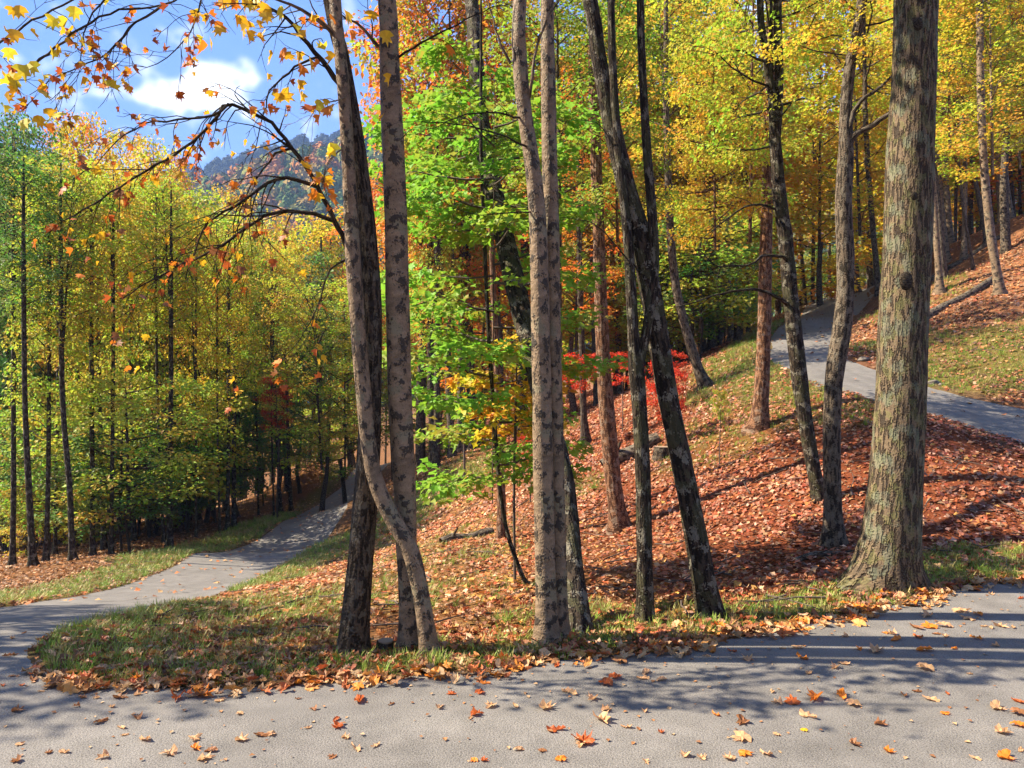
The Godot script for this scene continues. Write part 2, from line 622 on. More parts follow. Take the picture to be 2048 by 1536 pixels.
func tube_into(t: Tube, pts: PackedVector3Array, rad: PackedFloat32Array, seg: int, ureps := 1.0, vper := 2.4, nz: FastNoiseLite = null, amp := 0.0, cap := true, v0 := 0.0) -> void:
	var first := t.v.size()
	var along := v0
	var side := Vector3.RIGHT
	var rows := pts.size()
	for i in rows:
		var dir := (pts[mini(i + 1, rows - 1)] - pts[maxi(i - 1, 0)]).normalized()
		if i > 0: along += pts[i].distance_to(pts[i - 1])
		var up := side.cross(dir)
		if up.length() < .05: up = Vector3.FORWARD.cross(dir)
		up = up.normalized()
		side = dir.cross(up).normalized()
		for k in seg + 1:
			var a := TAU * k / seg
			var o := side * cos(a) + up * sin(a)
			var r := rad[i]
			if nz: r *= 1.0 + amp * nz.get_noise_3d(cos(a) * 2.0, along * 1.0, sin(a) * 2.0)
			t.v.append(pts[i] + o * r)
			t.n.append(o)
			t.uv.append(Vector2(k * ureps / seg, along / vper))
		if i > 0:
			var b := first + (i - 1) * (seg + 1)
			for k in seg:
				t.ix.append_array([b + k, b + k + 1, b + k + seg + 2, b + k, b + k + seg + 2, b + k + seg + 1])
	if cap:
		var b2 := first + (rows - 1) * (seg + 1)
		for k in range(1, seg - 1):
			t.ix.append_array([b2, b2 + k + 1, b2 + k])

func tube_mesh(t: Tube, smooth_from_faces := false) -> ArrayMesh:
	var a := []
	a.resize(Mesh.ARRAY_MAX)
	a[Mesh.ARRAY_VERTEX] = t.v
	a[Mesh.ARRAY_NORMAL] = t.n
	a[Mesh.ARRAY_TEX_UV] = t.uv
	a[Mesh.ARRAY_INDEX] = t.ix
	var m := ArrayMesh.new()
	m.add_surface_from_arrays(Mesh.PRIMITIVE_TRIANGLES, a)
	if smooth_from_faces:
		var st := SurfaceTool.new()
		st.create_from(m, 0)
		st.generate_normals()
		m = st.commit()
	return m

func spline(pts: Array, step: float) -> PackedVector3Array:
	var c := Curve3D.new()
	c.bake_interval = 0.05
	for i in pts.size():
		var a: Vector3 = pts[maxi(i - 1, 0)]
		var b: Vector3 = pts[mini(i + 1, pts.size() - 1)]
		var p: Vector3 = pts[i]
		var t := (b - a).normalized()
		c.add_point(p, -t * p.distance_to(a) / 3.0, t * p.distance_to(b) / 3.0)
	var n := maxi(2, int(c.get_baked_length() / step) + 1)
	var out := PackedVector3Array()
	for i in n:
		out.append(c.sample_baked(c.get_baked_length() * i / (n - 1.0), true))
	return out

# ---------------------------------------------------------------- leaves and crowns
func kite(s: float) -> PackedVector3Array:      # a folded two-faced leaf
	var b := Vector3.ZERO
	var t := Vector3(0, -.1, -1) * s
	var l := Vector3(-.42, .12, -.48) * s
	var r := Vector3(.42, .12, -.48) * s
	return PackedVector3Array([b, l, t, b, t, r])

func lobed(s: float, cup := .12, droop := .15) -> PackedVector3Array:   # a maple leaf of five lobes
	var o := [Vector2(0, 0), Vector2(-.30, -.06), Vector2(-.52, -.34), Vector2(-.26, -.44), Vector2(-.34, -.78), Vector2(-.1, -.66), Vector2(0, -1.0), Vector2(.1, -.66), Vector2(.34, -.78), Vector2(.26, -.44), Vector2(.52, -.34), Vector2(.30, -.06)]
	var out := PackedVector3Array()
	var mid := Vector3(0, 0, -.42) * s
	for i in o.size():
		var a: Vector2 = o[i]
		var b: Vector2 = o[(i + 1) % o.size()]
		out.append_array([mid, Vector3(a.x, cup * absf(a.x) * 2 - droop * (a.y * a.y), a.y) * s, Vector3(b.x, cup * absf(b.x) * 2 - droop * (b.y * b.y), b.y) * s])
	return out

func star(s: float) -> PackedVector3Array:      # five faces, three lobes
	var b := Vector3.ZERO
	var mid := Vector3(0, .02, -.4) * s
	var l := Vector3(-.5, .1, -.42) * s
	var r := Vector3(.5, .1, -.42) * s
	var t := Vector3(0, -.1, -1) * s
	var nl := Vector3(-.16, .03, -.62) * s
	var nr := Vector3(.16, .03, -.62) * s
	return PackedVector3Array([b, l, mid, mid, l, nl, nl, t, nr, nr, r, mid, mid, r, b, mid, nl, nr])

class Sprig:
	var v: PackedVector3Array
	var c: Array = []

func make_sprig(leaf: PackedVector3Array, count: int, reach: float, flat: float) -> Sprig:
	var s := Sprig.new()
	var shade := []
	for k in count:
		var az := rng.randf_range(-1.3, 1.3)
		var q := sqrt(rng.randf()) * reach
		var p := Vector3(sin(az) * q, rng.randf_range(-.5, .5) * reach * flat - q * q * .12, -cos(az) * q)
		var basis := Basis(Vector3.UP, -az + rng.randf_range(-.9, .9)) * Basis(Vector3.RIGHT, rng.randf_range(-.75, .45)) * Basis(Vector3.FORWARD, rng.randf_range(-.7, .7))
		s.v.append_array(Transform3D(basis.scaled(Vector3.ONE * rng.randf_range(.7, 1.15)), p) * leaf)
		shade.append([rng.randf(), rng.randf(), rng.randf()])
	for hue in 5:     # the same sprig in five mixes, from greener to redder
		var c := PackedColorArray()
		for k in count:
			var q: Array = shade[k]
			var l: float = .88 + .12 * q[0]
			var red: float = clampf(.80 + .20 * q[1] - (2 - hue) * .13, .4, 1.0)
			var grn: float = clampf(.98 - .26 * q[2] - (hue - 2) * .14, .35, 1.0)
			var one := PackedColorArray()
			one.resize(leaf.size())
			one.fill(Color(l * red, l * grn, l * (.55 + .4 * q[1])))
			c.append_array(one)
		s.c.append(c)
	return s

var crowns := {}

func make_crown(sprigs: Array, hgt: float, rad: float, limbs: int, per: int, shape: String, hue_mid: int, spr_scale: float) -> Array:
	# returns [leaf mesh, limb mesh]; the crown stands on y = 0
	var v := PackedVector3Array()
	var c := PackedColorArray()
	var t := Tube.new()
	var lean := Vector3(rng.randf_range(-.06, .06), 0, rng.randf_range(-.06, .06)) * hgt
	tube_into(t, PackedVector3Array([Vector3(0, -.1 * rad, 0), lean * .3 + Vector3.UP * hgt * .3, lean * .6 + Vector3.UP * hgt * .62, lean + Vector3.UP * hgt * .95]), PackedFloat32Array([.027 * rad, .022 * rad, .014 * rad, .004 * rad] if rad > 1.6 else [.007, .006, .004, .002]), 6)
	for i in limbs:
		var q := (i + rng.randf()) / limbs
		var y := hgt * q * .86
		var az := i * 2.399 + rng.randf_range(-.5, .5)
		var prof := 1.0
		match shape:
			"dome": prof = sqrt(clampf(sin(PI * (.16 + .8 * q)), .05, 1))
			"tall": prof = .55 + .45 * sin(PI * (.15 + .8 * q))
			"layer": prof = .6 + .4 * sin(PI * q * .9 + .2)
		var ln := rad * prof * rng.randf_range(.65, 1.12)
		var rise := lerpf(.12, .75, q) + rng.randf_range(-.15, .2)
		if shape == "layer": rise = rng.randf_range(-.08, .3)
		if shape == "tall": rise += .25
		var out := Vector3(cos(az), 0, sin(az))
		var p0 := lean * q + Vector3.UP * y
		var p1 := p0 + (out + Vector3.UP * rise) * ln * .5 + Vector3(rng.randf_range(-.1, .1), rng.randf_range(-.05, .12), rng.randf_range(-.1, .1)) * ln
		var p2 := p0 + (out + Vector3.UP * rise * .85) * ln
		tube_into(t, PackedVector3Array([p0, p0.lerp(p1, .5) + Vector3.DOWN * ln * .02, p1, p1.lerp(p2, .5) + Vector3.UP * ln * .03, p2]), PackedFloat32Array([.012 * rad, .01 * rad, .0075 * rad, .005 * rad, .002 * rad]), 4, 1, 2.4, null, 0, false)
		for k in per:
			var s := .28 + .74 * (k + rng.randf()) / per
			var at := p0.lerp(p1, s * 2) if s < .5 else p1.lerp(p2, s * 2 - 1)
			var turn := rng.randf_range(.5, 1.25) * (1 if k % 2 else -1)
			var dir := out.rotated(Vector3.UP, turn)
			var l2 := ln * rng.randf_range(.12, .42) * (1.2 - s * .6)
			var e := at + dir * l2 + Vector3.UP * rng.randf_range(-.1, .3) * l2
			tube_into(t, PackedVector3Array([at, at.lerp(e, .55) + Vector3.UP * .03 * l2, e]), PackedFloat32Array([.004 * rad, .003 * rad, .0012 * rad]), 3, 1, 2.4, null, 0, false)
			for w in 2:
				var pt := e if w == 0 else at.lerp(e, .45)
				var yaw := atan2(-dir.x, -dir.z) + rng.randf_range(-.6, .6)
				var basis := Basis(Vector3.UP, yaw) * Basis(Vector3.RIGHT, rng.randf_range(-.35, .25)) * Basis(Vector3.FORWARD, rng.randf_range(-.35, .35))
				var sp: Sprig = sprigs[rng.randi() % sprigs.size()]
				v.append_array(Transform3D(basis.scaled(Vector3.ONE * spr_scale * rng.randf_range(.75, 1.25)), pt) * sp.v)
				c.append_array(sp.c[clampi(hue_mid + [-2, -1, -1, 0, 0, 0, 1, 1, 2][rng.randi() % 9], 0, 4)])
	return [soup(v, c), tube_mesh(t)]

var trunk_unit: Array = []

func make_trunk_units() -> void:
	var nz := FastNoiseLite.new()
	nz.frequency = .6
	for k in 6:
		nz.seed = k
		var pts := PackedVector3Array()
		var rad := PackedFloat32Array()
		var ph := rng.randf() * 9
		for i in 13:
			var t := i / 12.0
			pts.append(Vector3(sin(t * 4.0 + ph) - sin(ph), t, cos(t * 3.1 + ph * 2) - cos(ph * 2)) * Vector3(.9, 1, .9))
			rad.append((1.0 - .42 * t) * (1.0 + .5 * exp(-t * 22.0)))
		var tb := Tube.new()
		for i in 13:
			for q in 11:
				var a := TAU * q / 10
				var o := Vector3(cos(a), 0, sin(a))
				tb.v.append(pts[i] + o * rad[i] * (1.0 + .14 * nz.get_noise_3d(cos(a) * 2, i * .7, sin(a) * 2)))
				tb.n.append(o)
				tb.uv.append(Vector2(q / 10.0, i / 12.0 * 3.4))
			if i > 0:
				var b := (i - 1) * 11
				for q in 10: tb.ix.append_array([b + q, b + q + 1, b + q + 12, b + q, b + q + 12, b + q + 11])
		trunk_unit.append(tube_mesh(tb))

func back_tree(called: String, label: String, group: String, at: Vector3, r: float, clear: float, cr: String, cs: Vector3, tint: String, wood: String, turn := -1.0) -> Node3D:
	# clear: bare height below the crown; cs: scale of the crown
	var o := thing(called, label, "tree", at, group)
	o.rotation.y = rng.randf() * TAU if turn < 0 else turn
	var tr := part("trunk", trunk_unit[rng.randi() % trunk_unit.size()], M[wood], o)
	tr.position.y = -.25
	tr.scale = Vector3(r, clear + .25 + .35 * cs.y, r)
	var set: Array = crowns[cr]
	var pick: Array = set[rng.randi() % set.size()]
	var top: Vector3 = Vector3(tr.scale.x * .3, clear, 0)
	var lb := part("limbs", pick[1], M[wood], o)
	lb.position = top
	lb.scale = cs
	var cn := part("crown", pick[0], M[tint], o)
	cn.position = top
	cn.scale = cs
	return o

# ---------------------------------------------------------------- the near trees
func stem_points(d: float, path: Array, ext: Array) -> Array:
	# path: [px, py, width px] from the base up; ext: [x, y, z offset, radius] beyond the last
	var p: Array = []
	var r: Array = []
	for e in path:
		p.append(pix(e[0], e[1], d + (e[3] if e.size() > 3 else 0.0)))
		r.append(e[2] / F * (d + (e[3] if e.size() > 3 else 0.0)) / 2.0 * .9)
	for e in ext:
		p.append(p[p.size() - 1] + Vector3(e[0], e[1], e[2]))
		r.append(e[3])
	return [p, r]

func stem_mesh(p: Array, r: Array, seg: int, step: float, ureps: float, nz_seed: int, amp: float, origin: Vector3, flare := 0.0) -> ArrayMesh:
	var pts := PackedVector3Array()
	var rad := PackedFloat32Array()
	var n := p.size()
	for i in n - 1:
		var a: Vector3 = p[i]
		var b: Vector3 = p[i + 1]
		var pre: Vector3 = p[i - 1] if i > 0 else a * 2 - b
		var post: Vector3 = p[i + 2] if i + 2 < n else b * 2 - a
		var k := maxi(1, int(a.distance_to(b) / step))
		for j in k:
			var t := j / float(k)
			pts.append(a.cubic_interpolate(b, pre, post, t) - origin)
			rad.append(lerpf(r[i], r[i + 1], t))
	pts.append(p[n - 1] - origin)
	rad.append(r[n - 1])
	if flare > 0.0:
		for i in pts.size():
			var hgt := pts[i].y
			rad[i] *= 1.0 + flare * exp(-maxf(hgt, 0.0) / .14)
	var nz := FastNoiseLite.new()
	nz.seed = nz_seed
	nz.frequency = .9
	nz.fractal_octaves = 5
	nz.fractal_gain = .6
	var tb := Tube.new()
	tube_into(tb, pts, rad, seg, ureps, 2.4, nz, amp)
	if flare > 0.0:      # spreading roots
		var ph := float(nz_seed % 17)
		for i in pts.size():
			var e := flare * 1.1 * exp(-maxf(pts[i].y, 0.0) / .11)
			if e < .01: continue
			for k in seg + 1:
				var a := TAU * k / seg
				var lobe := maxf(0.0, sin(a * 3.0 + ph)) * .8 + maxf(0.0, sin(a * 5.0 + ph * 2.0)) * .5
				var q := i * (seg + 1) + k
				tb.v[q] += tb.n[q] * rad[i] * e * lobe
	return tube_mesh(tb)

func near_tree(called: String, label: String, group: String, wood: String, d: float, stems: Array, seg := 18, ureps := 1.0, amp := .16, flare := .35) -> Node3D:
	var first: Array = stems[0][0][0]
	var base := pix(first[0], first[1], d)
	base.y = hd(base.x, d)
	var o := thing(called, label, "tree", base, group)
	var k := 0
	for s in stems:
		var pr := stem_points(d, s[0], s[1])
		var p: Array = pr[0]
		var r: Array = pr[1]
		if s.size() < 3:
			p[0] = Vector3(p[0].x, hd(p[0].x, -p[0].z) + .02, p[0].z)
			p.push_front(p[0] + Vector3(0, -.22, 0))
			r.push_front(r[0] * 1.05)
		part("trunk", stem_mesh(p, r, seg, .07 if d < 7 else .12, ureps, int(first[0]) + k, amp, base, flare if s.size() < 3 else 0.0), M[wood], o)
		k += 1
	return o

func high_crown(o: Node3D, at: Vector3, cr: String, cs: Vector3, tint: String, wood: String) -> void:
	var set: Array = crowns[cr]
	var pick: Array = set[rng.randi() % set.size()]
	var y := rng.randf() * TAU
	for k in 2:
		var q := part(["crown", "limbs"][k], pick[k], M[tint] if k == 0 else M[wood], o)
		q.position = at - o.position
		q.rotation.y = y
		q.scale = cs

var twig_leaf: Array = []

func branch(o: Node3D, line: Array, r0: float, wood: String, twigs := 0, twig_len := .5, leaves := 0, hues: Array = [], leaf_size := 1.0, droop := .4, from := .2) -> void:
	# line: [px, py, depth] or Vector3
	var pts: Array = []
	for e in line:
		pts.append(e if e is Vector3 else pix(e[0], e[1], e[2]))
	var s := spline(pts, .06)
	# a living branch is never quite straight
	for i in s.size():
		s[i] += Vector3(rng.randf_range(-1, 1), rng.randf_range(-1, 1), rng.randf_range(-1, 1)) * .006 - o.position
	var rad := PackedFloat32Array()
	for i in s.size():
		rad.append(r0 * lerpf(1.0, .22, pow(i / float(s.size() - 1), .8)))
	var tb := Tube.new()
	tube_into(tb, s, rad, 7)
	var spots: Array = []
	for k in twigs:
		var t := from + (1.0 - from) * (k + rng.randf()) / twigs
		var i := clampi(int(t * (s.size() - 1)), 0, s.size() - 2)
		var dir := (s[i + 1] - s[i]).normalized()
		var out := dir.rotated(Vector3(rng.randf_range(-1, 1), rng.randf_range(-1, 1), rng.randf_range(-1, 1)).normalized(), rng.randf_range(.5, 1.2))
		var ln := twig_len * rng.randf_range(.4, 1.3)
		var p := s[i]
		var tp := PackedVector3Array([p])
		var tr := PackedFloat32Array([minf(rad[i] * .5, .006)])
		for q in 6:
			out = (out + Vector3(rng.randf_range(-.3, .3), rng.randf_range(-.3, .3) - droop * .22, rng.randf_range(-.3, .3))).normalized()
			p += out * ln / 6
			tp.append(p)
			tr.append(lerpf(tr[0], .0012, (q + 1) / 6.0))
			if q > 1: spots.append([p, out])
			if q == 3 or q == 4:
				var o2 := (out + Vector3(rng.randf_range(-1, 1), rng.randf_range(-1, .5), rng.randf_range(-1, 1)) * .9).normalized()
				var e2 := p + o2 * ln * .35
				tube_into(tb, PackedVector3Array([p, p.lerp(e2, .5) + Vector3.DOWN * .01, e2]), PackedFloat32Array([.002, .0016, .001]), 3, 1, 2.4, null, 0, false)
				spots.append([e2, o2])
		tube_into(tb, tp, tr, 4, 1, 2.4, null, 0, false)
	part("branch", tube_mesh(tb), M[wood], o)
	for k in leaves:
		if spots.is_empty(): break
		var sp: Array = spots[rng.randi() % spots.size()]
		hang_leaf(o, sp[0] + o.position, hues[rng.randi() % hues.size()], leaf_size * rng.randf_range(.65, 1.15))

func hang_leaf(o: Node3D, at: Vector3, hue: String, size: float) -> void:
	var l := part("leaf", twig_leaf[rng.randi() % twig_leaf.size()], M[hue], o)
	var b := Basis(Vector3.UP, rng.randf() * TAU) * Basis(Vector3.RIGHT, rng.randf_range(-1.5, -.1)) * Basis(Vector3.FORWARD, rng.randf_range(-.9, .9))
	l.transform = Transform3D(b.scaled(Vector3.ONE * size), at - o.position)

func make_twig_leaves() -> void:
	for k in 8:
		var v := lobed(.115, rng.randf_range(-.1, .35), rng.randf_range(-.1, .4))
		if k >= 5:   # dried and rolled
			for i in v.size(): v[i] = Vector3(v[i].x * .6, v[i].y + .5 * absf(v[i].x), v[i].z * .8)
		twig_leaf.append(soup(v, leaf_tones(v)))

func leaf_tones(v: PackedVector3Array) -> PackedColorArray:
	var c := PackedColorArray()
	for i in v.size() / 3:
		var t := rng.randf_range(.78, 1.0)
		var g := t * rng.randf_range(.86, 1.0)
		for q in 3: c.append(Color(t, g, t * .9))
	return c

func near_trees() -> void:
	var g := "trees along the verge of the near drive"
	# dark oak at the left of the group
	var t1 := near_tree("oak_tree", "dark rough-barked oak left of the small stump by the near drive", g, "oak", 4.98,
		[[[[705,1312,62],[716,1180,58],[728,1040,54],[738,900,50],[742,760,46],[745,620,43],[738,500,40],[726,380,36],[708,250,33],[684,110,31],[660,0,30]], [[-.25,1.6,.1,.07],[-.1,2.5,.2,.05],[.1,2.5,0,.03]]]], 22, 1.0, .13, .22)
	var t2 := near_tree("birch_tree", "pale smooth tree whose stem sweeps in an S across its neighbour", g, "pale", 4.86,
		[[[[858,1304,38],[850,1240,36],[838,1170,36],[820,1100,38],[795,1055,38],[768,1005,36],[748,950,35],[736,880,34],[728,800,34],[721,720,33],[714,620,32],[706,520,33],[701,420,30],[695,300,28],[687,180,27],[676,60,27],[670,0,27]], [[-.1,1.6,0,.06],[.1,2.4,.2,.04],[.1,2.0,0,.02]]]], 24, 1.0, .14, .25)
	var t3 := near_tree("birch_tree", "straight pale trunk blotched with black beside the S-shaped stem", g, "pale", 5.02,
		[[[[822,1306,46],[818,1200,44],[812,1080,46],[808,950,50],[800,800,52],[796,650,52],[793,500,51],[789,350,50],[783,220,47],[778,100,43],[774,0,41]], [[-.15,1.6,0,.11],[-.1,2.6,.1,.085],[.1,2.6,0,.06],[0,2.5,0,.03]]]], 26, 1.0, .12, .3)
	var t4 := near_tree("birch_tree", "pale twin-stemmed tree with two trunks pressed together", g, "pale", 5.12,
		[[[[1094,1286,50],[1091,1150,47],[1088,1000,45],[1085,850,44],[1082,700,42],[1080,560,41],[1076,450,39],[1066,340,35],[1050,230,33],[1040,120,32],[1040,0,29]], [[.1,1.8,-.2,.08],[-.2,2.6,-.2,.06],[.1,2.4,0,.03]]],
		[[[1118,1282,40,.1],[1115,1100,38,.1],[1111,900,38,.1],[1106,700,37,.1],[1103,500,36,.1],[1099,300,34,.1],[1096,120,31,.1],[1095,0,29,.1]], [[0,1.8,.1,.08],[.2,2.6,.2,.06],[.1,2.4,0,.03]]]], 24, 1.0, .12, .25)
	var t5 := near_tree("oak_tree", "black leaning oak behind the pale twin stems", g, "dark", 5.45,
		[[[[1152,1274,58],[1142,1120,50,.4],[1124,960,50,.9],[1095,830,48,1.4],[1062,700,47,1.9],[1030,570,46,2.3],[1004,450,44,2.7],[984,370,42,3.0],[962,250,38,3.4],[950,100,34,3.8],[942,0,30,4.2]], [[-.3,1.6,-.3,.08],[-.2,2.4,-.3,.06],[0,2.4,0,.03]]]], 20, 1.0, .16, .25)
	var t6 := near_tree("oak_tree", "slim dark trunk forking into two stems behind the lichen-spotted one", g, "dark", 5.66,
		[[[[1291,1250,38],[1289,1120,35],[1287,1000,34],[1283,880,33],[1277,790,34],[1272,735,36],[1266,660,24],[1261,560,24],[1255,470,22],[1240,330,20],[1228,180,18],[1222,0,16]], [[0,1.6,0,.04],[.1,2.2,0,.02]]],
		[[[1274,740,24],[1290,680,22],[1302,600,22],[1309,520,21],[1304,430,22],[1294,300,20],[1285,150,18],[1281,0,17]], [[0,1.6,0,.04],[-.1,2.2,0,.02]], true]], 16, 1.0, .16, .25)
	var t7 := near_tree("oak_tree", "black trunk patched with white lichen leaning towards the pale twin stems", g, "dark", 5.72,
		[[[[1419,1236,52],[1405,1150,50],[1388,1050,49],[1366,940,47],[1345,840,46],[1327,740,46],[1311,640,47],[1297,560,47],[1282,480,46],[1254,380,42],[1232,290,40],[1212,190,37],[1194,90,34],[1180,0,33]], [[-.35,1.6,0,.09],[-.4,2.4,.1,.07],[-.1,2.4,0,.03]]]], 20, 1.0, .2, .2)
	var t8 := near_tree("tulip_tree", "massive straight trunk with furrowed lichen-stained bark at the road edge", g, "furrow", 6.45,
		[[[[1768,1172,128],[1776,1110,122],[1785,1040,116],[1794,930,108],[1801,800,104],[1807,660,101],[1813,520,99],[1818,380,98],[1824,240,94],[1829,110,90],[1832,0,88]], [[.05,2,0,.17],[.1,3,.1,.14],[0,3,0,.10],[0,4,0,.05]]]], 56, 3.0, .1, .42)
	for e in [[1812,562,34],[1836,48,24],[1828,392,16]]:   # branch scars
		knot(t8, pix(e[0], e[1], 6.45 - .21), e[2] / F * 6.4)
	var t9 := near_tree("maple_tree", "crooked grey-barked tree with a kink standing on the leafy bank", g, "grey", 8.3,
		[[[[1668,1096,46],[1665,1000,38],[1664,900,36],[1664,820,37],[1670,740,40],[1682,670,40],[1690,590,38],[1690,500,36],[1687,400,34],[1692,310,32],[1692,220,26],[1700,130,24],[1722,20,22]], [[.2,1.8,0,.06],[.2,2.5,0,.03]]]], 18, 1.0, .2, .3)
	var t10 := near_tree("maple_tree", "dark tree with patchy bark on the bank below the upper drive", g, "dark", 10.0,
		[[[[1640,1002,30],[1628,940,30],[1612,850,32],[1600,760,34],[1588,660,34],[1578,560,33],[1570,470,32],[1558,380,30],[1551,290,26],[1545,200,18],[1530,100,16],[1520,0,15]], [[0,2,0,.05],[0,3,0,.03]]],
		[[[1552,300,18],[1556,220,20],[1558,120,18],[1556,0,17]], [[.1,2,0,.05],[.2,3,0,.03]], true]], 16, 1.0, .18, .3)
	# the maple that carries the bright green boughs
	var t11 := near_tree("maple_tree", "slender maple with bright green leaves and a thin black leaning stem", "", "dark", 7.7,
		[[[[1074,1200,10],[1052,1165,10],[1032,1120,10],[1012,1055,9],[1000,980,9],[993,900,9],[988,820,9],[980,720,9],[974,600,9],[968,450,8],[962,300,8]], [[0,.8,0,.016],[0,.8,0,.008]]]], 8, 1.0, .1, .2)
	high_crown(t11, pix(985, 985, 7.9), "near_maple", Vector3(1, 1, 1), "green", "twig")
	high_crown(t11, pix(905, 470, 8.6), "near_bough", Vector3(1, 1, 1), "green", "twig")
	var t12 := near_tree("maple_tree", "thin young maple with yellow and orange leaves under the green boughs", "", "twig", 7.9,
		[[[[1030,1165,6],[1028,1000,6],[1030,850,5],[1034,700,4]], []]], 6, 1.0, .1, .2)
	high_crown(t12, pix(1032, 885, 7.9), "near_small", Vector3(1, 1.1, 1), "gold", "twig")
	var hill := "trees standing on the leafy hillside"
	var h1 := near_tree("maple_tree", "red-brown trunk with pale flaking on the hillside right of the twin stems", hill, "rust", 11.6,
		[[[[1240,1072,46],[1233,1010,38],[1224,940,37],[1216,850,36],[1209,760,33],[1204,660,30],[1200,560,28],[1196,420,26],[1190,250,24],[1186,80,22]], [[0,1.5,0,.06],[0,2,0,.03]]]], 14, 1.0, .14, .35)
	var h2 := near_tree("maple_tree", "straight red-brown trunk beside the bend of the upper drive", hill, "rust", 13.5,
		[[[[1518,862,44],[1522,800,34],[1526,720,31],[1529,620,29],[1531,520,28],[1534,420,26],[1537,300,24],[1540,150,22],[1543,0,20]], [[0,1.5,0,.07],[0,2,0,.03]]]], 14, 1.0, .1, .35)
	near_tree("maple_tree", "thin orange-lit trunk on the leafy slope beside the fallen log", hill, "rust", 12.2,
		[[[[1004,1082,24],[1003,1020,20],[1001,950,19],[998,880,18],[996,800,17],[992,700,15],[986,560,13],[980,400,10]], [[0,1.0,0,.02]]]], 10, 1.0, .1, .3)
	var h3 := near_tree("maple_tree", "leaning trunk below the grassy shoulder of the upper drive", hill, "grey", 19.0,
		[[[[1412,782,32],[1396,735,22],[1378,680,21],[1362,620,20],[1350,560,19],[1342,480,18],[1336,360,16],[1332,200,14]], [[0,2,0,.06],[0,2,0,.03]]]], 12, 1.0, .12, .4)
	var h4 := near_tree("maple_tree", "short dark trunk in front of the red maple shrubs", hill, "oak", 19.0,
		[[[[1172,892,24],[1168,840,16],[1166,780,15],[1164,700,14],[1160,560,13],[1158,400,11]], [[0,2,0,.05],[0,2,0,.03]]]], 10, 1.0, .12, .4)
	near_tree("maple_tree", "pencil-thin sapling on the sunlit grassy slope", hill, "twig", 18.3,
		[[[[928,986,6],[929,930,5],[927,850,4],[929,760,3]], []]], 6)
	crown_px(h1, 1235, -120, 470, 11.6, 130, "mid_tall", "green", "rust")
	crown_px(h2, 1500, -160, 470, 13.5, 150, "mid_tall", "lime", "rust")
	crown_px(h2, 1430, 60, 480, 13.2, 110, "mid_layer", "gold", "rust")
	crown_px(h3, 1340, -60, 500, 19.0, 140, "mid_tall", "yellow", "grey")
	crown_px(h4, 1160, 150, 640, 19.0, 110, "mid_tall", "orange", "oak")
	# crowns high above the picture, which shade the slope to the right
	high_crown(t1, Vector3(-1.3, 7.0, -4.9), "far_dome", Vector3(.55, .6, .55), "gold", "oak")
	high_crown(t2, Vector3(-1.0, 7.6, -4.8), "far_tall", Vector3(.5, .5, .5), "gold", "pale")
	high_crown(t3, Vector3(-1.0, 9.0, -5.0), "far_tall", Vector3(.7, .6, .7), "yellow", "pale")
	high_crown(t4, Vector3(0.2, 9.0, -5.1), "far_tall", Vector3(.7, .6, .7), "lime", "pale")
	high_crown(t7, Vector3(-.2, 8.0, -5.7), "far_dome", Vector3(.6, .6, .6), "gold", "dark")
	high_crown(t8, Vector3(3.6, 11, -6.4), "far_dome", Vector3(.9, .9, .9), "yellow", "furrow")
	pass
	crown_px(t10, 1545, -250, 300, 10.0, 190, "mid_layer", "lime", "dark")
	crown_px(t9, 1730, -200, 200, 8.6, 170, "mid_layer", "yellow", "grey")
	# ---- branches with leaves still hanging
	var dry := ["leaf_orange", "leaf_rust", "leaf_brown", "leaf_orange", "leaf_yellow", "leaf_rust", "leaf_yellow"]
	branch(t1, [[700,505,4.95],[650,403,4.85],[618,342,4.8],[581,294,4.75],[543,246,4.7],[506,229,4.65],[455,207,4.6],[430,240,4.6],[393,277,4.55],[342,314,4.5],[290,342,4.5],[215,390,4.45],[130,440,4.4]], .018, "oak", 32, .4, 92, dry, .52, .5, .25)
	branch(t1, [[460,209,4.6],[444,222,4.58],[393,236,4.55],[342,241,4.5],[284,250,4.5],[230,285,4.45],[190,330,4.4]], .009, "oak", 12, .36, 26, dry, .6, .5, .1)
	branch(t1, [[634,372,4.8],[581,357,4.7],[547,362,4.7],[513,383,4.65],[478,407,4.6],[434,434,4.6],[403,461,4.55],[390,500,4.55],[370,560,4.5]], .014, "oak", 16, .45, 32, dry, .52, .7, .15)
	branch(t1, [[664,440,4.9],[608,424,4.8],[564,424,4.75],[513,441,4.7],[461,478,4.65],[410,509,4.6],[330,545,4.55],[240,600,4.5]], .015, "oak", 20, .45, 56, dry, .52, .7, .15)
	branch(t1, [[581,295,4.75],[560,303,4.75],[547,311,4.7],[526,338,4.7],[499,376,4.65],[480,430,4.6],[470,500,4.6]], .008, "oak", 8, .4, 14, dry, .6, .7, .2)
	branch(t1, [[690,520,4.95],[660,540,4.9],[640,600,4.85],[600,680,4.8],[560,720,4.75]], .007, "oak", 9, .4, 20, dry, .62, .8, .2)
	branch(t1, [[692,185,4.98],[655,135,4.95],[632,106,4.9],[605,75,4.85],[581,44,4.8],[547,20,4.75],[499,0,4.7],[440,-40,4.65]], .022, "oak", 14, .35, 16, ["leaf_yellow", "leaf_orange", "leaf_yellow", "leaf_lemon"], .85, .5, .2)
	branch(t1, [[640,112,4.9],[602,125,4.85],[574,150,4.8],[542,178,4.75],[530,220,4.7],[500,330,4.7]], .009, "oak", 8, .3, 10, dry, .6, .6, .2)
	branch(t2, [[672,72,4.86],[643,44,4.8],[598,17,4.75],[554,0,4.7],[500,-30,4.65]], .018, "pale", 12, .35, 18, ["leaf_yellow", "leaf_orange", "leaf_lemon", "leaf_yellow"], .9, .6, .15)
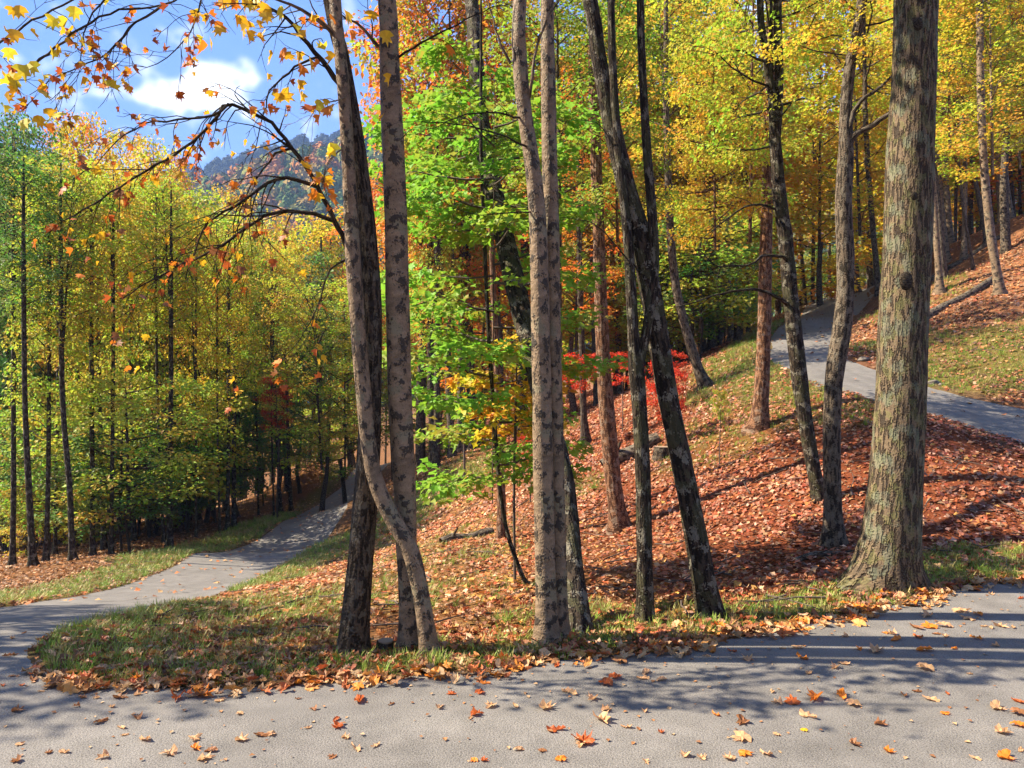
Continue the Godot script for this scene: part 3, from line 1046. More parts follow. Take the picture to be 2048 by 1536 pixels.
	branch(t2, [[700,300,4.86],[675,300,4.8],[655,330,4.72],[640,380,4.7]], .006, "pale", 6, .3, 12, ["leaf_yellow", "leaf_orange", "leaf_orange"], .8, .6, .2)
	branch(t2, [[700,190,4.86],[680,200,4.8],[640,210,4.72],[600,260,4.7]], .006, "pale", 7, .3, 18, ["leaf_orange", "leaf_rust", "leaf_yellow"], .65, .6, .2)
	for e in [[410,30],[440,15],[430,42],[480,50],[492,62],[420,75],[512,42],[590,66],[612,60],[560,12],[416,90],[600,160],[618,115],[640,125],[606,132],[650,100],[668,300],[660,285],[640,360],[535,8],[445,52],[470,30],[625,30],[600,185],[640,200],[655,215],[640,230],[672,110],[690,20],[700,60]]:
		hang_leaf(t2, pix(e[0], e[1], 4.6), ["leaf_yellow", "leaf_lemon", "leaf_yellow", "leaf_orange"][rng.randi() % 4], rng.randf_range(.65, .95))
	branch(t3, [[758,92,5.02],[718,51,4.95],[688,34,4.9],[660,10,4.85]], .014, "pale", 5, .3, 6, ["leaf_yellow", "leaf_orange"], .8, .5, .2)
	branch(t3, [[795,116,5.02],[855,79,4.95],[923,44,4.9],[978,17,4.85],[1022,7,4.8]], .009, "oak", 5, .25, 5, ["leaf_yellow", "leaf_orange"], .8, .4, .2)
	for e in [[770,60],[783,148],[742,20],[760,240]]:
		hang_leaf(t3, pix(e[0], e[1], 4.85), "leaf_yellow", .9)
	branch(t4, [[1020,128,5.12],[1005,95,5.1],[992,61,5.1],[976,0,5.1],[965,-50,5.1]], .011, "pale")
	branch(t4, [[1060,195,5.1],[1064,150,5.05],[1070,102,5.05],[1094,41,5.0],[1118,0,5.0],[1150,-60,5.0]], .013, "pale")
	branch(t4, [[1042,237,5.1],[1010,228,5.0],[975,224,4.95],[923,232,4.9],[886,249,4.85],[850,262,4.8]], .008, "oak", 5, .2)
	branch(t4, [[1058,296,5.1],[1030,282,5.0],[992,267,4.95],[940,251,4.9],[855,244,4.8],[804,243,4.75]], .008, "oak", 5, .2)
	branch(t4, [[1065,425,5.1],[1020,425,5.0],[950,428,4.95],[905,415,4.9],[880,390,4.85]], .006, "oak", 5, .2)
	branch(t7, [[1240,320,5.7],[1200,250,5.6],[1160,240,5.6],[1120,245,5.6]], .006, "oak", 4, .2)
	branch(t7, [[1300,570,5.7],[1240,500,5.6],[1180,445,5.6],[1120,435,5.55]], .008, "oak", 5, .3)
	branch(t10, [[1585,622,10],[1567,602,9.9],[1519,580,9.8],[1485,580,9.7],[1433,590,9.7],[1382,606,9.6],[1348,616,9.6]], .03, "dark", 8, .6)
	branch(t10, [[1580,530,10],[1567,515,9.9],[1526,512,9.8],[1505,527,9.7],[1461,532,9.7],[1427,529,9.6],[1399,500,9.6]], .026, "dark", 8, .6)
	branch(t10, [[1562,420,10],[1500,410,9.9],[1440,450,9.8],[1400,480,9.7]], .02, "dark", 8, .6)
	branch(t9, [[1688,340,8.3],[1700,246,8.25],[1717,208,8.2],[1751,181,8.1],[1785,150,8.0]], .05, "grey", 3, .5)
	branch(t9, [[1694,300,8.3],[1710,270,8.25],[1741,253,8.2],[1780,226,8.1],[1860,170,8.0]], .045, "grey", 4, .5)
	# a tree outside the picture on the left reaches in with its yellow leaves
	var t13 := near_tree("tulip_tree", "tree beside the hairpin whose yellow-leaved branches reach over the lower drive", "", "grey", 5.5,
		[[[[-1350,1300,90],[-1345,900,80],[-1340,300,70],[-1338,-500,55]], [[.2,3,0,.09],[0,3,0,.05]]]], 14, 1.0, .14, .3)
	var warm := ["leaf_yellow", "leaf_orange", "leaf_yellow", "leaf_lemon", "leaf_rust"]
	var root13 := pix(-1338, -150, 5.5)
	branch(t13, [root13, [-700,40,5.0],[-250,110,4.7],[0,84,4.4],[51,48,4.3],[137,5,4.3],[220,-40,4.3]], .022, "grey", 18, .35, 26, warm, .6, .6, .62)
	branch(t13, [pix(-1340, 100, 5.5), [-700,220,5.0],[-250,215,4.6],[0,160,4.4],[68,130,4.35],[113,92,4.3],[171,51,4.3],[239,20,4.3],[328,10,4.3],[400,-30,4.3]], .022, "grey", 20, .35, 34, warm, .6, .6, .6)
	branch(t13, [[330,10,4.3],[297,27,4.3],[263,51,4.3],[232,89,4.3],[205,113,4.3],[154,137,4.3],[113,154,4.3],[60,190,4.3]], .008, "grey", 16, .3, 48, dry, .55, .6, .1)
	branch(t13, [[420,-40,4.3],[403,0,4.3],[390,44,4.3],[369,79,4.3],[332,116,4.3],[297,132,4.3],[256,132,4.3],[225,125,4.3]], .006, "grey", 14, .28, 50, dry, .5, .6, .1)
	branch(t13, [[215,-10,4.3],[178,41,4.3],[164,85,4.3],[160,140,4.3],[140,180,4.3]], .006, "grey", 10, .25, 30, dry, .55, .6, .1)
	for e in [[20,145],[8,190],[48,130],[85,150],[75,230],[50,237],[110,35],[136,38],[106,100],[160,66],[166,152],[205,162],[216,172],[92,216],[22,12],[20,95],[35,175],[78,178],[8,210],[60,122],[12,158],[30,165],[55,200],[40,10],[118,90],[150,12],[60,60],[35,60],[10,60],[128,225]]:
		hang_leaf(t13, pix(e[0], e[1], 4.25), ["leaf_yellow", "leaf_yellow", "leaf_lemon", "leaf_lemon"][rng.randi() % 4], rng.randf_range(.65, .95))
	high_crown(t13, Vector3(-8.5, 3.4, -5.9), "far_dome", Vector3(.5, .45, .5), "yellow", "grey")
	# a stump, a fallen log and debris
	stump(ground(768, 1306), .055, .075, "small cut stump between the dark oak and the blotched trunk")
	stump(ground(1325, 916), .16, .2, "weathered stump far up the leafy hillside")
	log_(ground(935, 1082), .09, .95, .55, "grey fallen log lying on the leaf-covered slope")
	log_(ground(1262, 915), .16, 1.1, .1, "curved dark log behind the slim forked trunk")
	log_(ground(1905, 610), .12, 4.2, .5, "long grey log lying along the bare upper bank")
	log_(ground(1930, 520), .1, 2.4, -.3, "pale fallen branch high on the upper bank")
	log_(ground(1690, 1108), .035, 1.3, .35, "thin stick lying beside the crooked grey tree")

func knot(o: Node3D, at: Vector3, size: float) -> void:
	var t := SphereMesh.new()
	t.radius = size * .5
	t.height = size * 1.1
	t.radial_segments = 12
	t.rings = 8
	var k := part("knot", t, M.oak, o)
	k.position = at - o.position
	k.scale = Vector3(.8, 1, .35)

func stump(at: Vector3, r: float, h: float, label: String) -> void:
	var o := thing("stump", label, "stump", at)
	var p := [Vector3(0, -.1, 0), Vector3(0, .0, 0), Vector3(.005, h * .6, 0), Vector3(.01, h, 0)]
	part("bark", stem_mesh(p, [r * 1.25, r * 1.2, r * 1.02, r], 14, .03, 1.0, 4, .25, Vector3.ZERO), M.oak, o)
	var c := CylinderMesh.new()
	c.top_radius = r * .9
	c.bottom_radius = r * .9
	c.height = .012
	var q := part("cut_face", c, M.cut, o)
	q.position = Vector3(.01, h + .004, 0)

func log_(at: Vector3, r: float, ln: float, turn: float, label: String) -> void:
	var o := thing("fallen_log", label, "log", at)
	var p := []
	for i in 6:
		var t := i / 5.0 - .5
		var x := cos(turn) * t * ln
		var z := -sin(turn) * t * ln
		p.append(Vector3(x, hd(at.x + x, -(at.z + z)) - at.y + r * .6 + .03 * sin(i * 1.7), z))
	part("bark", stem_mesh(p, [r * .9, r, r, r * .95, r * .85, r * .7], 12, .1, 1.0, int(r * 1000), .2, Vector3.ZERO), M.grey, o)
	var e := stem_mesh([p[1], p[1] + Vector3(.1, r * 2.2, .12)], [r * .3, r * .15], 7, .05, 1, 3, .1, Vector3.ZERO)
	part("broken_branch", e, M.grey, o)

# ---------------------------------------------------------------- trees behind
func build_crowns() -> void:
	var s_star: Array = []
	var s_kite: Array = []
	var s_small: Array = []
	for k in 7:
		s_star.append(make_sprig(star(.11), 20, .5, .55))
		s_kite.append(make_sprig(kite(.19), 17, .7, .6))
		s_small.append(make_sprig(star(.085), 18, .26, .45))
	crowns.near_maple = [make_crown(s_small, 4.4, 1.15, 30, 8, "layer", 1, 1.0)]
	crowns.near_bough = [make_crown(s_small, 2.2, .8, 12, 8, "layer", 1, 1.0)]
	crowns.near_small = [make_crown(s_small, .95, .42, 8, 5, "layer", 2, 1.0)]
	crowns.mid_tall = []
	crowns.mid_layer = []
	crowns.mid_shrub = []
	crowns.far_dome = []
	crowns.far_tall = []
	crowns.far_layer = []
	for k in 3: crowns.mid_tall.append(make_crown(s_star, 8.5, 2.0, 34, 6, "tall", 2, 1.0))
	for k in 2: crowns.mid_layer.append(make_crown(s_star, 5.0, 2.3, 22, 7, "layer", 2, 1.0))
	for k in 2: crowns.mid_shrub.append(make_crown(s_small, 1.5, .9, 12, 6, "layer", 2, 1.0))
	for k in 4: crowns.far_dome.append(make_crown(s_kite, 8.0, 3.2, 28, 6, "dome", 2, 1.0))
	for k in 3: crowns.far_tall.append(make_crown(s_kite, 10.0, 2.4, 32, 5, "tall", 2, 1.0))
	for k in 3: crowns.far_layer.append(make_crown(s_kite, 6.0, 3.0, 22, 6, "layer", 2, 1.0))

const CROWN_SIZE := {"mid_tall": [8.5, 2.2], "mid_layer": [5.0, 2.4], "mid_shrub": [1.5, 1.0], "far_dome": [8.0, 3.3], "far_tall": [9.5, 2.6], "far_layer": [6.4, 3.1]}
const TINT_WORD := {"green": "bright green", "lime": "yellow-green", "yellow": "clear yellow", "gold": "golden", "orange": "orange", "red": "scarlet", "olive": "olive", "deep": "deep green"}

func tree_px(px: float, top: float, bot: float, d: float, hw: float, cr: String, tint: String, wood: String, r: float, where: String, group: String) -> void:
	var x := (px - 1024.0) / F * d
	var base := Vector3(x, hd(x, d), -d)
	var yb := EYE - (bot - 768.0) / F * d
	var yt := EYE - (top - 768.0) / F * d
	var clear := maxf(yb - base.y, .2)
	var sz: Array = CROWN_SIZE[cr]
	var sy: float = (yt - base.y - clear) / sz[0]
	var sx: float = hw / F * d / sz[1]
	var habit: String = {"mid_shrub": "low shrub", "mid_tall": "narrow tree", "far_tall": "narrow tree", "far_dome": "round-headed tree", "mid_layer": "spreading tree", "far_layer": "spreading tree"}[cr]
	var size := "" if cr == "mid_shrub" else ("very tall " if yt - base.y > 15.0 else ("tall " if yt - base.y > 9.5 else "low "))
	var foot := "" if cr == "mid_shrub" else (", low-branched" if clear < 1.6 else "")
	back_tree("maple_tree" if cr.begins_with("mid") else "forest_tree", "%s%s with %s leaves %s%s" % [size, habit, TINT_WORD[tint], where, foot], group, base, r, clear, cr, Vector3(sx, sy, sx), tint, wood)

func crown_px(o: Node3D, px: float, top: float, bot: float, d: float, hw: float, cr: String, tint: String, wood: String) -> void:
	var sz: Array = CROWN_SIZE[cr]
	high_crown(o, pix(px, bot, d), cr, Vector3(hw / F * d / sz[1], (bot - top) / F * d / sz[0], hw / F * d / sz[1]), tint, wood)

func back_trees() -> void:
	var mid := "behind the pale twin stems"
	var gm := "maples behind the verge trees"
	for e in [[905,-200,640,27,150,"mid_tall","orange","grey",.15], [840,-220,600,30,140,"mid_tall","orange","grey",.16], [1000,-60,680,28,150,"mid_tall","orange","grey",.15], [1120,-120,420,12.5,170,"mid_tall","green","grey",.06], [1150,300,690,29,120,"mid_tall","orange","rust",.15], [960,480,780,31,140,"mid_layer","orange","grey",.13], [870,640,900,33,130,"mid_layer","lime","grey",.13], [790,300,760,34,110,"mid_tall","orange","grey",.15], [930,700,900,34,130,"mid_layer","green","grey",.12], [1080,500,800,33,130,"mid_layer","gold","grey",.13], [1080,-150,400,31,150,"far_tall","lime","grey",.15]]:
		tree_px(e[0], e[1], e[2], e[3], e[4], e[5], e[6], e[7], e[8], mid, gm)
	var up := "below the bend of the upper drive"
	var gu := "maples in the hollow below the upper drive"
	for e in [[1290,300,720,30,140,"mid_tall","gold","grey",.13], [1380,100,660,27,150,"mid_tall","gold","grey",.13], [1440,380,640,33,150,"mid_layer","yellow","grey",.13], [1610,330,600,42,160,"far_layer","gold","grey",.15], [1340,-120,420,32,170,"far_tall","lime","grey",.16], [1480,-150,500,35,170,"far_tall","gold","grey",.16], [1230,480,760,34,140,"mid_layer","lime","grey",.12], [1240,-100,520,30,150,"mid_tall","gold","grey",.14]]:
		tree_px(e[0], e[1], e[2], e[3], e[4], e[5], e[6], e[7], e[8], up, gu)
	var top := "beyond the upper drive"
	var gt := "trees above the upper drive"
	for e in [[1640,0,500,36,130,"far_tall","gold","grey",.16], [1740,-60,470,48,150,"far_tall","yellow","grey",.18], [1870,180,440,38,130,"far_layer","gold","pale",.14], [2000,250,430,38,130,"far_layer","yellow","grey",.14], [1800,100,520,44,150,"far_tall","yellow","grey",.16], [1930,-80,380,40,160,"far_tall","lime","grey",.17], [2060,-80,400,36,160,"far_tall","lime","grey",.16]]:
		tree_px(e[0], e[1], e[2], e[3], e[4], e[5], e[6], e[7], e[8], top, gt)
	var gs := "scarlet maple shrubs on the hillside"
	for e in [[1165,695,780,17,52], [1245,700,775,18,40], [1335,715,840,14.5,42], [1340,690,760,17,40], [1060,860,930,15,26]]:
		tree_px(e[0], e[1], e[2], e[3], e[4], "mid_shrub", "red", "twig", .015, "under the maples on the hillside", gs)
	tree_px(1440, 770, 840, 12.5, 16, "mid_shrub", "lime", "twig", .01, "beside the leaning trunk on the hillside", gs)
	var lf := "across the lower drive"
	var gl := "trees of the wood across the lower drive"
	for e in [[15,240,900,29,110,"far_dome","deep","oak",.18], [90,560,1010,31,90,"far_layer","deep","oak",.15], [-40,420,1050,27,110,"far_layer","deep","oak",.15], [185,235,800,33,80,"far_tall","gold","grey",.22], [300,275,860,35,80,"far_tall","yellow","grey",.18], [60,235,820,31,75,"far_tall","deep","grey",.2], [140,240,620,36,60,"far_tall","orange","grey",.19], [250,265,640,40,60,"far_tall","gold","grey",.19], [340,310,700,42,60,"far_tall","orange","grey",.18], [5,225,620,36,70,"far_tall","deep","oak",.2], [480,380,760,52,60,"far_tall","gold","grey",.2], [240,330,820,38,80,"far_tall","yellow","grey",.18], [400,400,820,42,70,"far_tall","yellow","grey",.18], [120,330,960,33,90,"far_tall","olive","grey",.19], [375,395,860,36,85,"far_tall","olive","grey",.17], [450,410,900,40,95,"far_dome","olive","grey",.16], [235,520,980,31,100,"far_layer","olive","grey",.15], [330,640,1010,31,90,"far_layer","lime","oak",.14], [545,420,860,46,90,"far_dome","yellow","grey",.18], [620,430,800,50,110,"far_dome","lime","grey",.18], [700,420,840,48,100,"far_tall","gold","grey",.18], [480,690,980,33,80,"far_layer","deep","oak",.13], [410,740,1000,31,70,"far_layer","deep","oak",.12], [560,720,930,38,70,"far_layer","deep","oak",.13], [645,540,930,30,105,"mid_tall","lime","oak",.12], [690,620,940,33,90,"mid_layer","green","oak",.12], [740,560,900,34,100,"mid_tall","green","grey",.12], [555,740,860,30,36,"mid_layer","red","twig",.04], [60,860,1060,25,90,"mid_layer","olive","oak",.09], [200,880,1070,27,90,"mid_layer","lime","oak",.09], [310,880,1050,28,80,"mid_layer","olive","oak",.09], [20,760,1000,30,80,"far_layer","gold","oak",.13], [430,870,1010,34,70,"mid_layer","lime","oak",.1], [150,620,960,30,80,"far_layer","yellow","grey",.13], [260,700,1000,33,80,"far_layer","olive","grey",.13], [520,560,900,44,80,"far_layer","olive","grey",.14], [60,940,1100,24,60,"mid_layer","gold","oak",.07], [150,960,1100,26,60,"mid_layer","yellow","oak",.07], [600,780,930,42,80,"far_layer","lime","oak",.13]]:
		tree_px(e[0], e[1], e[2], e[3], e[4], e[5], e[6], e[7], e[8], lf, gl)

func skyline(px: float) -> float:      # the height above which the photograph shows sky or far hills
	if px < 140: return 240.0
	if px < 330: return lerpf(250, 300, (px - 140) / 190)
	if px < 480: return lerpf(300, 430, (px - 330) / 150)
	if px < 700: return 440.0
	if px < 815: return lerpf(440, 330, (px - 700) / 115)
	return -200.0

func filler_trees() -> void:
	var put: Array[Vector2] = []
	var tries := 0
	var n := 0
	while n < 150 and tries < 6000:
		tries += 1
		var px := rng.randf_range(-260, 2320)
		var d := lerpf(17, 75, pow(rng.randf(), 1.1))
		var x := (px - 1024.0) / F * d
		var p := Vector2(x, d)
		if road_sd(x, d) < 2.2 or on_road(p): continue
		# keep the open, sunlit slopes open
		if px > 640 and px < 1500 and d < 27: continue
		if px >= 1500 and d < 24: continue
		if px > 1770 and d < 30 and rng.randf() < .8: continue
		if px < 640 and d < 30: continue
		var ok := true
		for q in put:
			if q.distance_to(p) < 2.0 + d * .02:
				ok = false
				break
		if not ok: continue
		if px < 740 and rng.randf() < .35: continue
		put.append(p)
		n += 1
		var tint := "gold"
		var roll := rng.randf()
		var where := ""
		var group := ""
		if px < 110: tint = "deep" if roll < .6 else "olive"
		elif px < 470: tint = "yellow" if roll < .35 else ("olive" if roll < .65 else ("gold" if roll < .85 else "lime"))
		elif px < 800: tint = "lime" if roll < .5 else ("deep" if roll < .7 else "yellow")
		elif px < 1100: tint = "orange" if roll < .4 else ("lime" if roll < .7 else "gold")
		elif px < 1800: tint = "yellow" if roll < .45 else ("gold" if roll < .6 else ("lime" if roll < .94 else "orange"))
		else: tint = "gold" if roll < .25 else ("yellow" if roll < .6 else ("orange" if roll < .68 else "lime"))
		if px < 740:
			where = "deep in the wood across the lower drive"
			group = "trees deep in the wood across the lower drive"
		elif px < 1500:
			where = "in the wood behind the hillside"
			group = "trees in the wood behind the hillside"
		else:
			where = "in the wood above the upper drive"
			group = "trees in the wood above the upper drive"
		var base := Vector3(x, hd(x, d), -d)
		var total := rng.randf_range(13, 20)
		var limit := EYE - (skyline(px) + rng.randf_range(0, 60) - 768.0) / F * d - base.y
		total = minf(total, limit)
		if total < 4.0: continue
		var cr: String = ["far_dome", "far_tall", "far_tall", "far_layer"][rng.randi() % 4]
		var clear := total * rng.randf_range(.3, .5)
		if rng.randf() < .25:
			cr = "far_layer"
			total = minf(total, rng.randf_range(5, 9))
			clear = total * .25
		var sz: Array = CROWN_SIZE[cr]
		var sy: float = (total - clear) / sz[0]
		var sx: float = clampf(sy * rng.randf_range(.7, 1.0), .55, 1.0)
		back_tree("forest_tree", "%s%s-leaved tree %s" % ["young " if total < 9.5 else ("tall " if total > 15 else ""), TINT_WORD[tint], where], group, base, rng.randf_range(.09, .2) * (.5 + total / 30.0), clear, cr, Vector3(sx, sy, sx), tint, ["grey", "grey", "oak", "pale"][rng.randi() % 4])
	for k in 80:      # saplings and low maples under the tall trees
		var px := rng.randf_range(-60, 660) if k < 44 else (rng.randf_range(1250, 1560) if k < 60 else rng.randf_range(1480, 1820))
		var d := rng.randf_range(21, 42) if k < 44 else (rng.randf_range(24, 44) if k < 60 else rng.randf_range(48, 75))
		var x := (px - 1024.0) / F * d
		if road_sd(x, d) < 1.6: continue
		var base := Vector3(x, hd(x, d), -d)
		var tint: String = ["lime", "olive", "deep", "green", "yellow", "olive", "deep", "deep"][rng.randi() % 8]
		if px > 360 and px < 600 and rng.randf() < .6: tint = "deep"
		var hgt := rng.randf_range(3.0, 6.5)
		var sx := rng.randf_range(.45, .8)
		back_tree("forest_tree", "low %s-leaved understory tree %s" % [TINT_WORD[tint], "across the lower drive" if px < 740 else "below the upper drive"], "understory trees across the lower drive" if px < 740 else "understory trees below the upper drive", base, .05, hgt * .2, "far_layer", Vector3(sx, hgt * .8 / 6.4, sx), tint, "oak")
	# tall bare trunks one can pick out
	var g := "bare trunks on the upper bank"
	for e in [[2000,592,20,[[0,18],[-22,18],[-36,16]],"pale"], [1880,586,22,[[0,16],[-10,13],[-20,12]],"pale"], [1888,560,24,[[0,18],[-12,15],[-30,14]],"grey"], [1893,528,29,[[0,16],[-14,13],[-26,12]],"pale"], [1900,505,33,[[0,18],[-10,14],[-16,13]],"pale"], [1948,550,24,[[0,7],[-24,6],[-38,6]],"grey"], [1928,522,28,[[0,11],[2,10],[6,9]],"pale"], [1975,510,28,[[0,10],[-30,9],[-70,8]],"grey"], [2012,450,33,[[0,12],[-8,11],[-14,10]],"oak"], [2030,440,34,[[0,9],[-10,8],[-18,7]],"grey"], [1758,612,31,[[0,13],[-14,12],[-26,11]],"grey"], [1712,572,50,[[0,18],[-4,14],[-4,13]],"oak"], [1762,560,42,[[0,9],[-20,8],[-34,7]],"pale"], [1745,560,46,[[0,10],[-10,8],[-12,8]],"grey"], [1868,540,34,[[0,9],[-8,8],[-12,7]],"pale"], [1910,500,36,[[0,8],[2,7],[6,6]],"grey"], [1940,485,38,[[0,10],[-4,8],[-6,8]],"pale"], [1960,478,36,[[0,7],[6,6],[10,6]],"grey"], [1985,470,35,[[0,9],[-6,8],[-14,7]],"oak"], [2022,455,30,[[0,11],[-16,9],[-30,8]],"pale"], [2040,450,38,[[0,8],[0,7],[2,7]],"grey"], [1855,560,40,[[0,10],[4,9],[4,8]],"oak"], [1780,556,52,[[0,9],[0,8],[0,7]],"grey"], [1690,585,56,[[0,8],[0,7],[2,7]],"oak"], [1660,595,52,[[0,8],[-2,7],[-2,7]],"grey"], [1625,610,46,[[0,9],[2,8],[4,8]],"oak"]]:
		var o := bare(e[0], e[1], e[2], e[3], e[4], "slender bare trunk rising from the leafy bank above the upper drive", g)
		for c in [[2000,1985,-100,340,20,130,"mid_tall","yellow"], [1880,1900,-120,290,22,130,"mid_tall","lime"], [1888,1930,-60,350,24,120,"mid_tall","lime"], [1893,1850,-20,380,29,130,"mid_tall","yellow"], [1928,2040,-60,330,28,120,"mid_tall","yellow"], [1758,1720,-40,460,31,130,"mid_tall","yellow"], [2012,2040,60,400,33,110,"far_tall","orange"]]:
			if c[0] == e[0]: crown_px(o, c[1], c[2], c[3], c[4], c[5], c[6], c[7], e[4])
	var g2 := "bare trunks below the grassy shoulder"
	for e in [[1475,690,27,[[0,12],[-6,11],[-10,10]],"oak"], [1462,695,29,[[0,12],[-6,11],[-8,10]],"grey"], [1440,705,31,[[0,10],[-2,9],[-4,8]],"oak"], [1422,712,30,[[0,16],[0,14],[2,13]],"oak"], [1405,718,34,[[0,10],[4,9],[6,8]],"grey"], [1432,700,36,[[0,9],[2,8],[4,8]],"pale"], [1497,655,34,[[0,9],[-2,8],[-4,8]],"oak"], [1372,735,33,[[0,12],[-2,11],[-2,10]],"oak"], [1355,735,37,[[0,10],[-2,9],[-2,9]],"pale"], [1340,742,34,[[0,8],[0,7],[0,7]],"grey"]]:
		bare(e[0], e[1], e[2], e[3], e[4], "dark straight trunk behind the grassy shoulder of the upper drive", g2)
	var g3 := "trunks beside the far end of the lower drive"
	for e in [[582,1005,38,[[0,11],[-6,10],[-10,9]],"oak"], [562,1008,36,[[0,10],[-8,9],[-16,8]],"oak"], [517,1020,34,[[0,5],[-3,5],[-5,4]],"oak"], [548,1025,32,[[0,6],[-4,5],[-6,4]],"oak"], [468,1050,28,[[0,13],[0,12],[2,11]],"oak"], [455,1055,27,[[0,12],[2,11],[2,10]],"oak"], [440,1060,26,[[0,7],[-4,6],[-6,6]],"oak"], [392,1072,25,[[0,8],[0,7],[0,7]],"oak"], [340,1085,23,[[0,16],[0,14],[2,13]],"oak"], [328,1086,24,[[0,9],[-8,8],[-14,8]],"oak"], [640,962,46,[[0,14],[0,13],[2,12]],"grey"], [655,962,47,[[0,12],[4,11],[6,10]],"grey"]]:
		bare(e[0], e[1], e[2], [[0, e[3][0][1] * .75], [e[3][1][0], e[3][1][1] * .75], [e[3][2][0], e[3][2][1] * .75]], "dark", "dark trunk at the edge of the wood beside the far lower drive", g3)
	var g4 := "trunks at the near edge of the wood"
	for e in [[66,1170,15,[[0,26],[-8,22],[-16,18]],"dark"], [25,1165,17,[[0,20],[2,18],[2,16]],"oak"], [92,1160,17,[[0,18],[4,16],[6,14]],"oak"], [145,1160,16,[[0,22],[-6,20],[-20,18]],"oak"], [185,1150,18,[[0,18],[0,17],[-2,16]],"grey"], [222,1150,18,[[0,15],[2,14],[4,13]],"oak"], [208,1138,20,[[0,18],[-4,17],[-10,16]],"grey"], [110,1150,20,[[0,14],[2,12],[6,12]],"oak"], [268,1118,22,[[0,18],[-2,16],[-6,15]],"oak"]]:
		bare(e[0], e[1], e[2] * 1.15, [[0, e[3][0][1] * .62], [e[3][1][0], e[3][1][1] * .62], [e[3][2][0], e[3][2][1] * .62]], "dark", "dark trunk at the near edge of the wood across the lower drive", g4)
	var g5 := "trunks at the far foot of the slope"
	for e in [[868,920,27,[[0,18],[-6,16],[-8,15]],"oak"], [872,928,26,[[0,15],[2,13],[2,12]],"oak"], [920,908,28,[[0,18],[2,16],[4,16]],"grey"], [945,905,28,[[0,22],[-4,20],[-10,18]],"oak"], [845,905,31,[[0,12],[2,11],[4,10]],"oak"], [1045,880,29,[[0,26],[0,22],[4,20]],"oak"], [900,905,33,[[0,12],[0,11],[0,10]],"dark"], [800,930,36,[[0,12],[0,11],[2,10]],"oak"], [985,885,34,[[0,14],[0,12],[2,11]],"oak"], [1100,860,30,[[0,16],[0,14],[2,13]],"dark"]]:
		bare(e[0], e[1], e[2], e[3], e[4], "dark trunk at the shaded foot of the hillside", g5)

func bare(px: float, py: float, d: float, w: Array, wood: String, label: String, group: String) -> Node3D:
	# w: [shift px, width px] at the base, 150 px up and 330 px up
	var x := (px - 1024.0) / F * d
	var y := hd(x, d)
	py = 768 - (y - EYE) / d * F
	var up: float = 330.0 / F * d
	var top: float = 12.0
	var wide: float = w[1][1] / F * d
	var look := "%s %s%s" % ["pencil-thin" if wide < .15 else ("slim" if wide < .22 else "stout"), {"pale": "pale", "grey": "grey", "oak": "brown", "dark": "blackish"}[wood], " leaning" if absf(w[2][0]) > 15 else ""]
	label = label.replace("slender bare", look).replace("dark straight", look).replace("dark", look)
	if px < 815: top = clampf(EYE - (skyline(px) + 20.0 - 768.0) / F * d - y, up + 1.5, 15.0)
	var lo_share := rng.randf_range(.3, .62) if px < 1100 else rng.randf_range(.5, .7)
	var ext := maxf(top - up, 1.0)
	var o := near_tree("forest_tree", label, group, wood, d, [[[[px, py, w[0][1] * 1.25], [px + w[1][0] * .4, py - 60, w[1][1] * 1.05], [px + w[1][0], py - 150, w[1][1]], [px + w[2][0], py - 330, w[2][1]]], [[w[2][0] * .002, ext * .5, 0, w[2][1] / F * d * .4], [0, ext * .4, 0, w[2][1] / F * d * .15]]]], 9, 1.0, .1, .35)
	var at := Vector3((px + w[2][0] - 1024.0) / F * d, y + top * lo_share, -d)
	var k := top * (1.02 - lo_share) / 11.0
	high_crown(o, at, "far_tall", Vector3(.42, k, .42), (["deep", "green", "olive", "deep"] if px < 110 else (["olive", "yellow", "lime", "gold"] if px < 330 else (["green", "olive", "lime", "yellow"] if px < 1100 else ["yellow", "gold", "lime", "yellow"])))[rng.randi() % 4], wood)
	return o

func shade_trees() -> void:
	# outside the picture on the left: their crowns shade the verge, the lower drive and the near asphalt
	var g := "trees left of the hairpin"
	for e in [[-10.6, 8.0, 5.4, .4, "far_dome", "olive"]]:
		var base := Vector3(e[0], hd(e[0], e[1]), -e[1])
		back_tree("forest_tree", "tree with %s leaves standing left of the hairpin beyond the drive" % TINT_WORD[e[5]], g, base, .1, e[2] - base.y - 1.5, e[4], Vector3(e[3], e[3], e[3]), e[5], "grey")
	# the wood goes on behind the camera
	for e in [[-9, -9, .9], [-3, -11, 1.0], [3.5, -9.5, .95], [9, -10, 1.0], [15, -7, .9], [-15, -10, .9], [0, -17, 1.1], [8, -17, 1.1], [-9, -18, 1.1], [17, -15, 1.0], [20, -2, .9]]:
		var base := Vector3(e[0], hd(e[0], e[1]), -e[1])
		back_tree("forest_tree", "tall tree of the wood on the outer side of the near drive", "trees on the outer side of the near drive", base, .2, 3.0, "far_dome", Vector3(e[2], e[2] * 1.3, e[2]), ["gold", "yellow", "olive"][rng.randi() % 3], "grey")

# ---------------------------------------------------------------- ground
func litter_hue(x: float, d: float) -> float:   # 0 tan and orange below, 1 rust red on the hillside
	return clampf((x + .2 + (d - 8) * .12) / 2.8, .12, 1)

func sinh_axis(c: float, lo: float, hi: float, n: int, k: float) -> PackedFloat32Array:
	var a := asinh((lo - c) / k)
	var b := asinh((hi - c) / k)
	var out := PackedFloat32Array()
	for i in n: out.append(c + k * sinh(lerpf(a, b, i / (n - 1.0))))
	return out

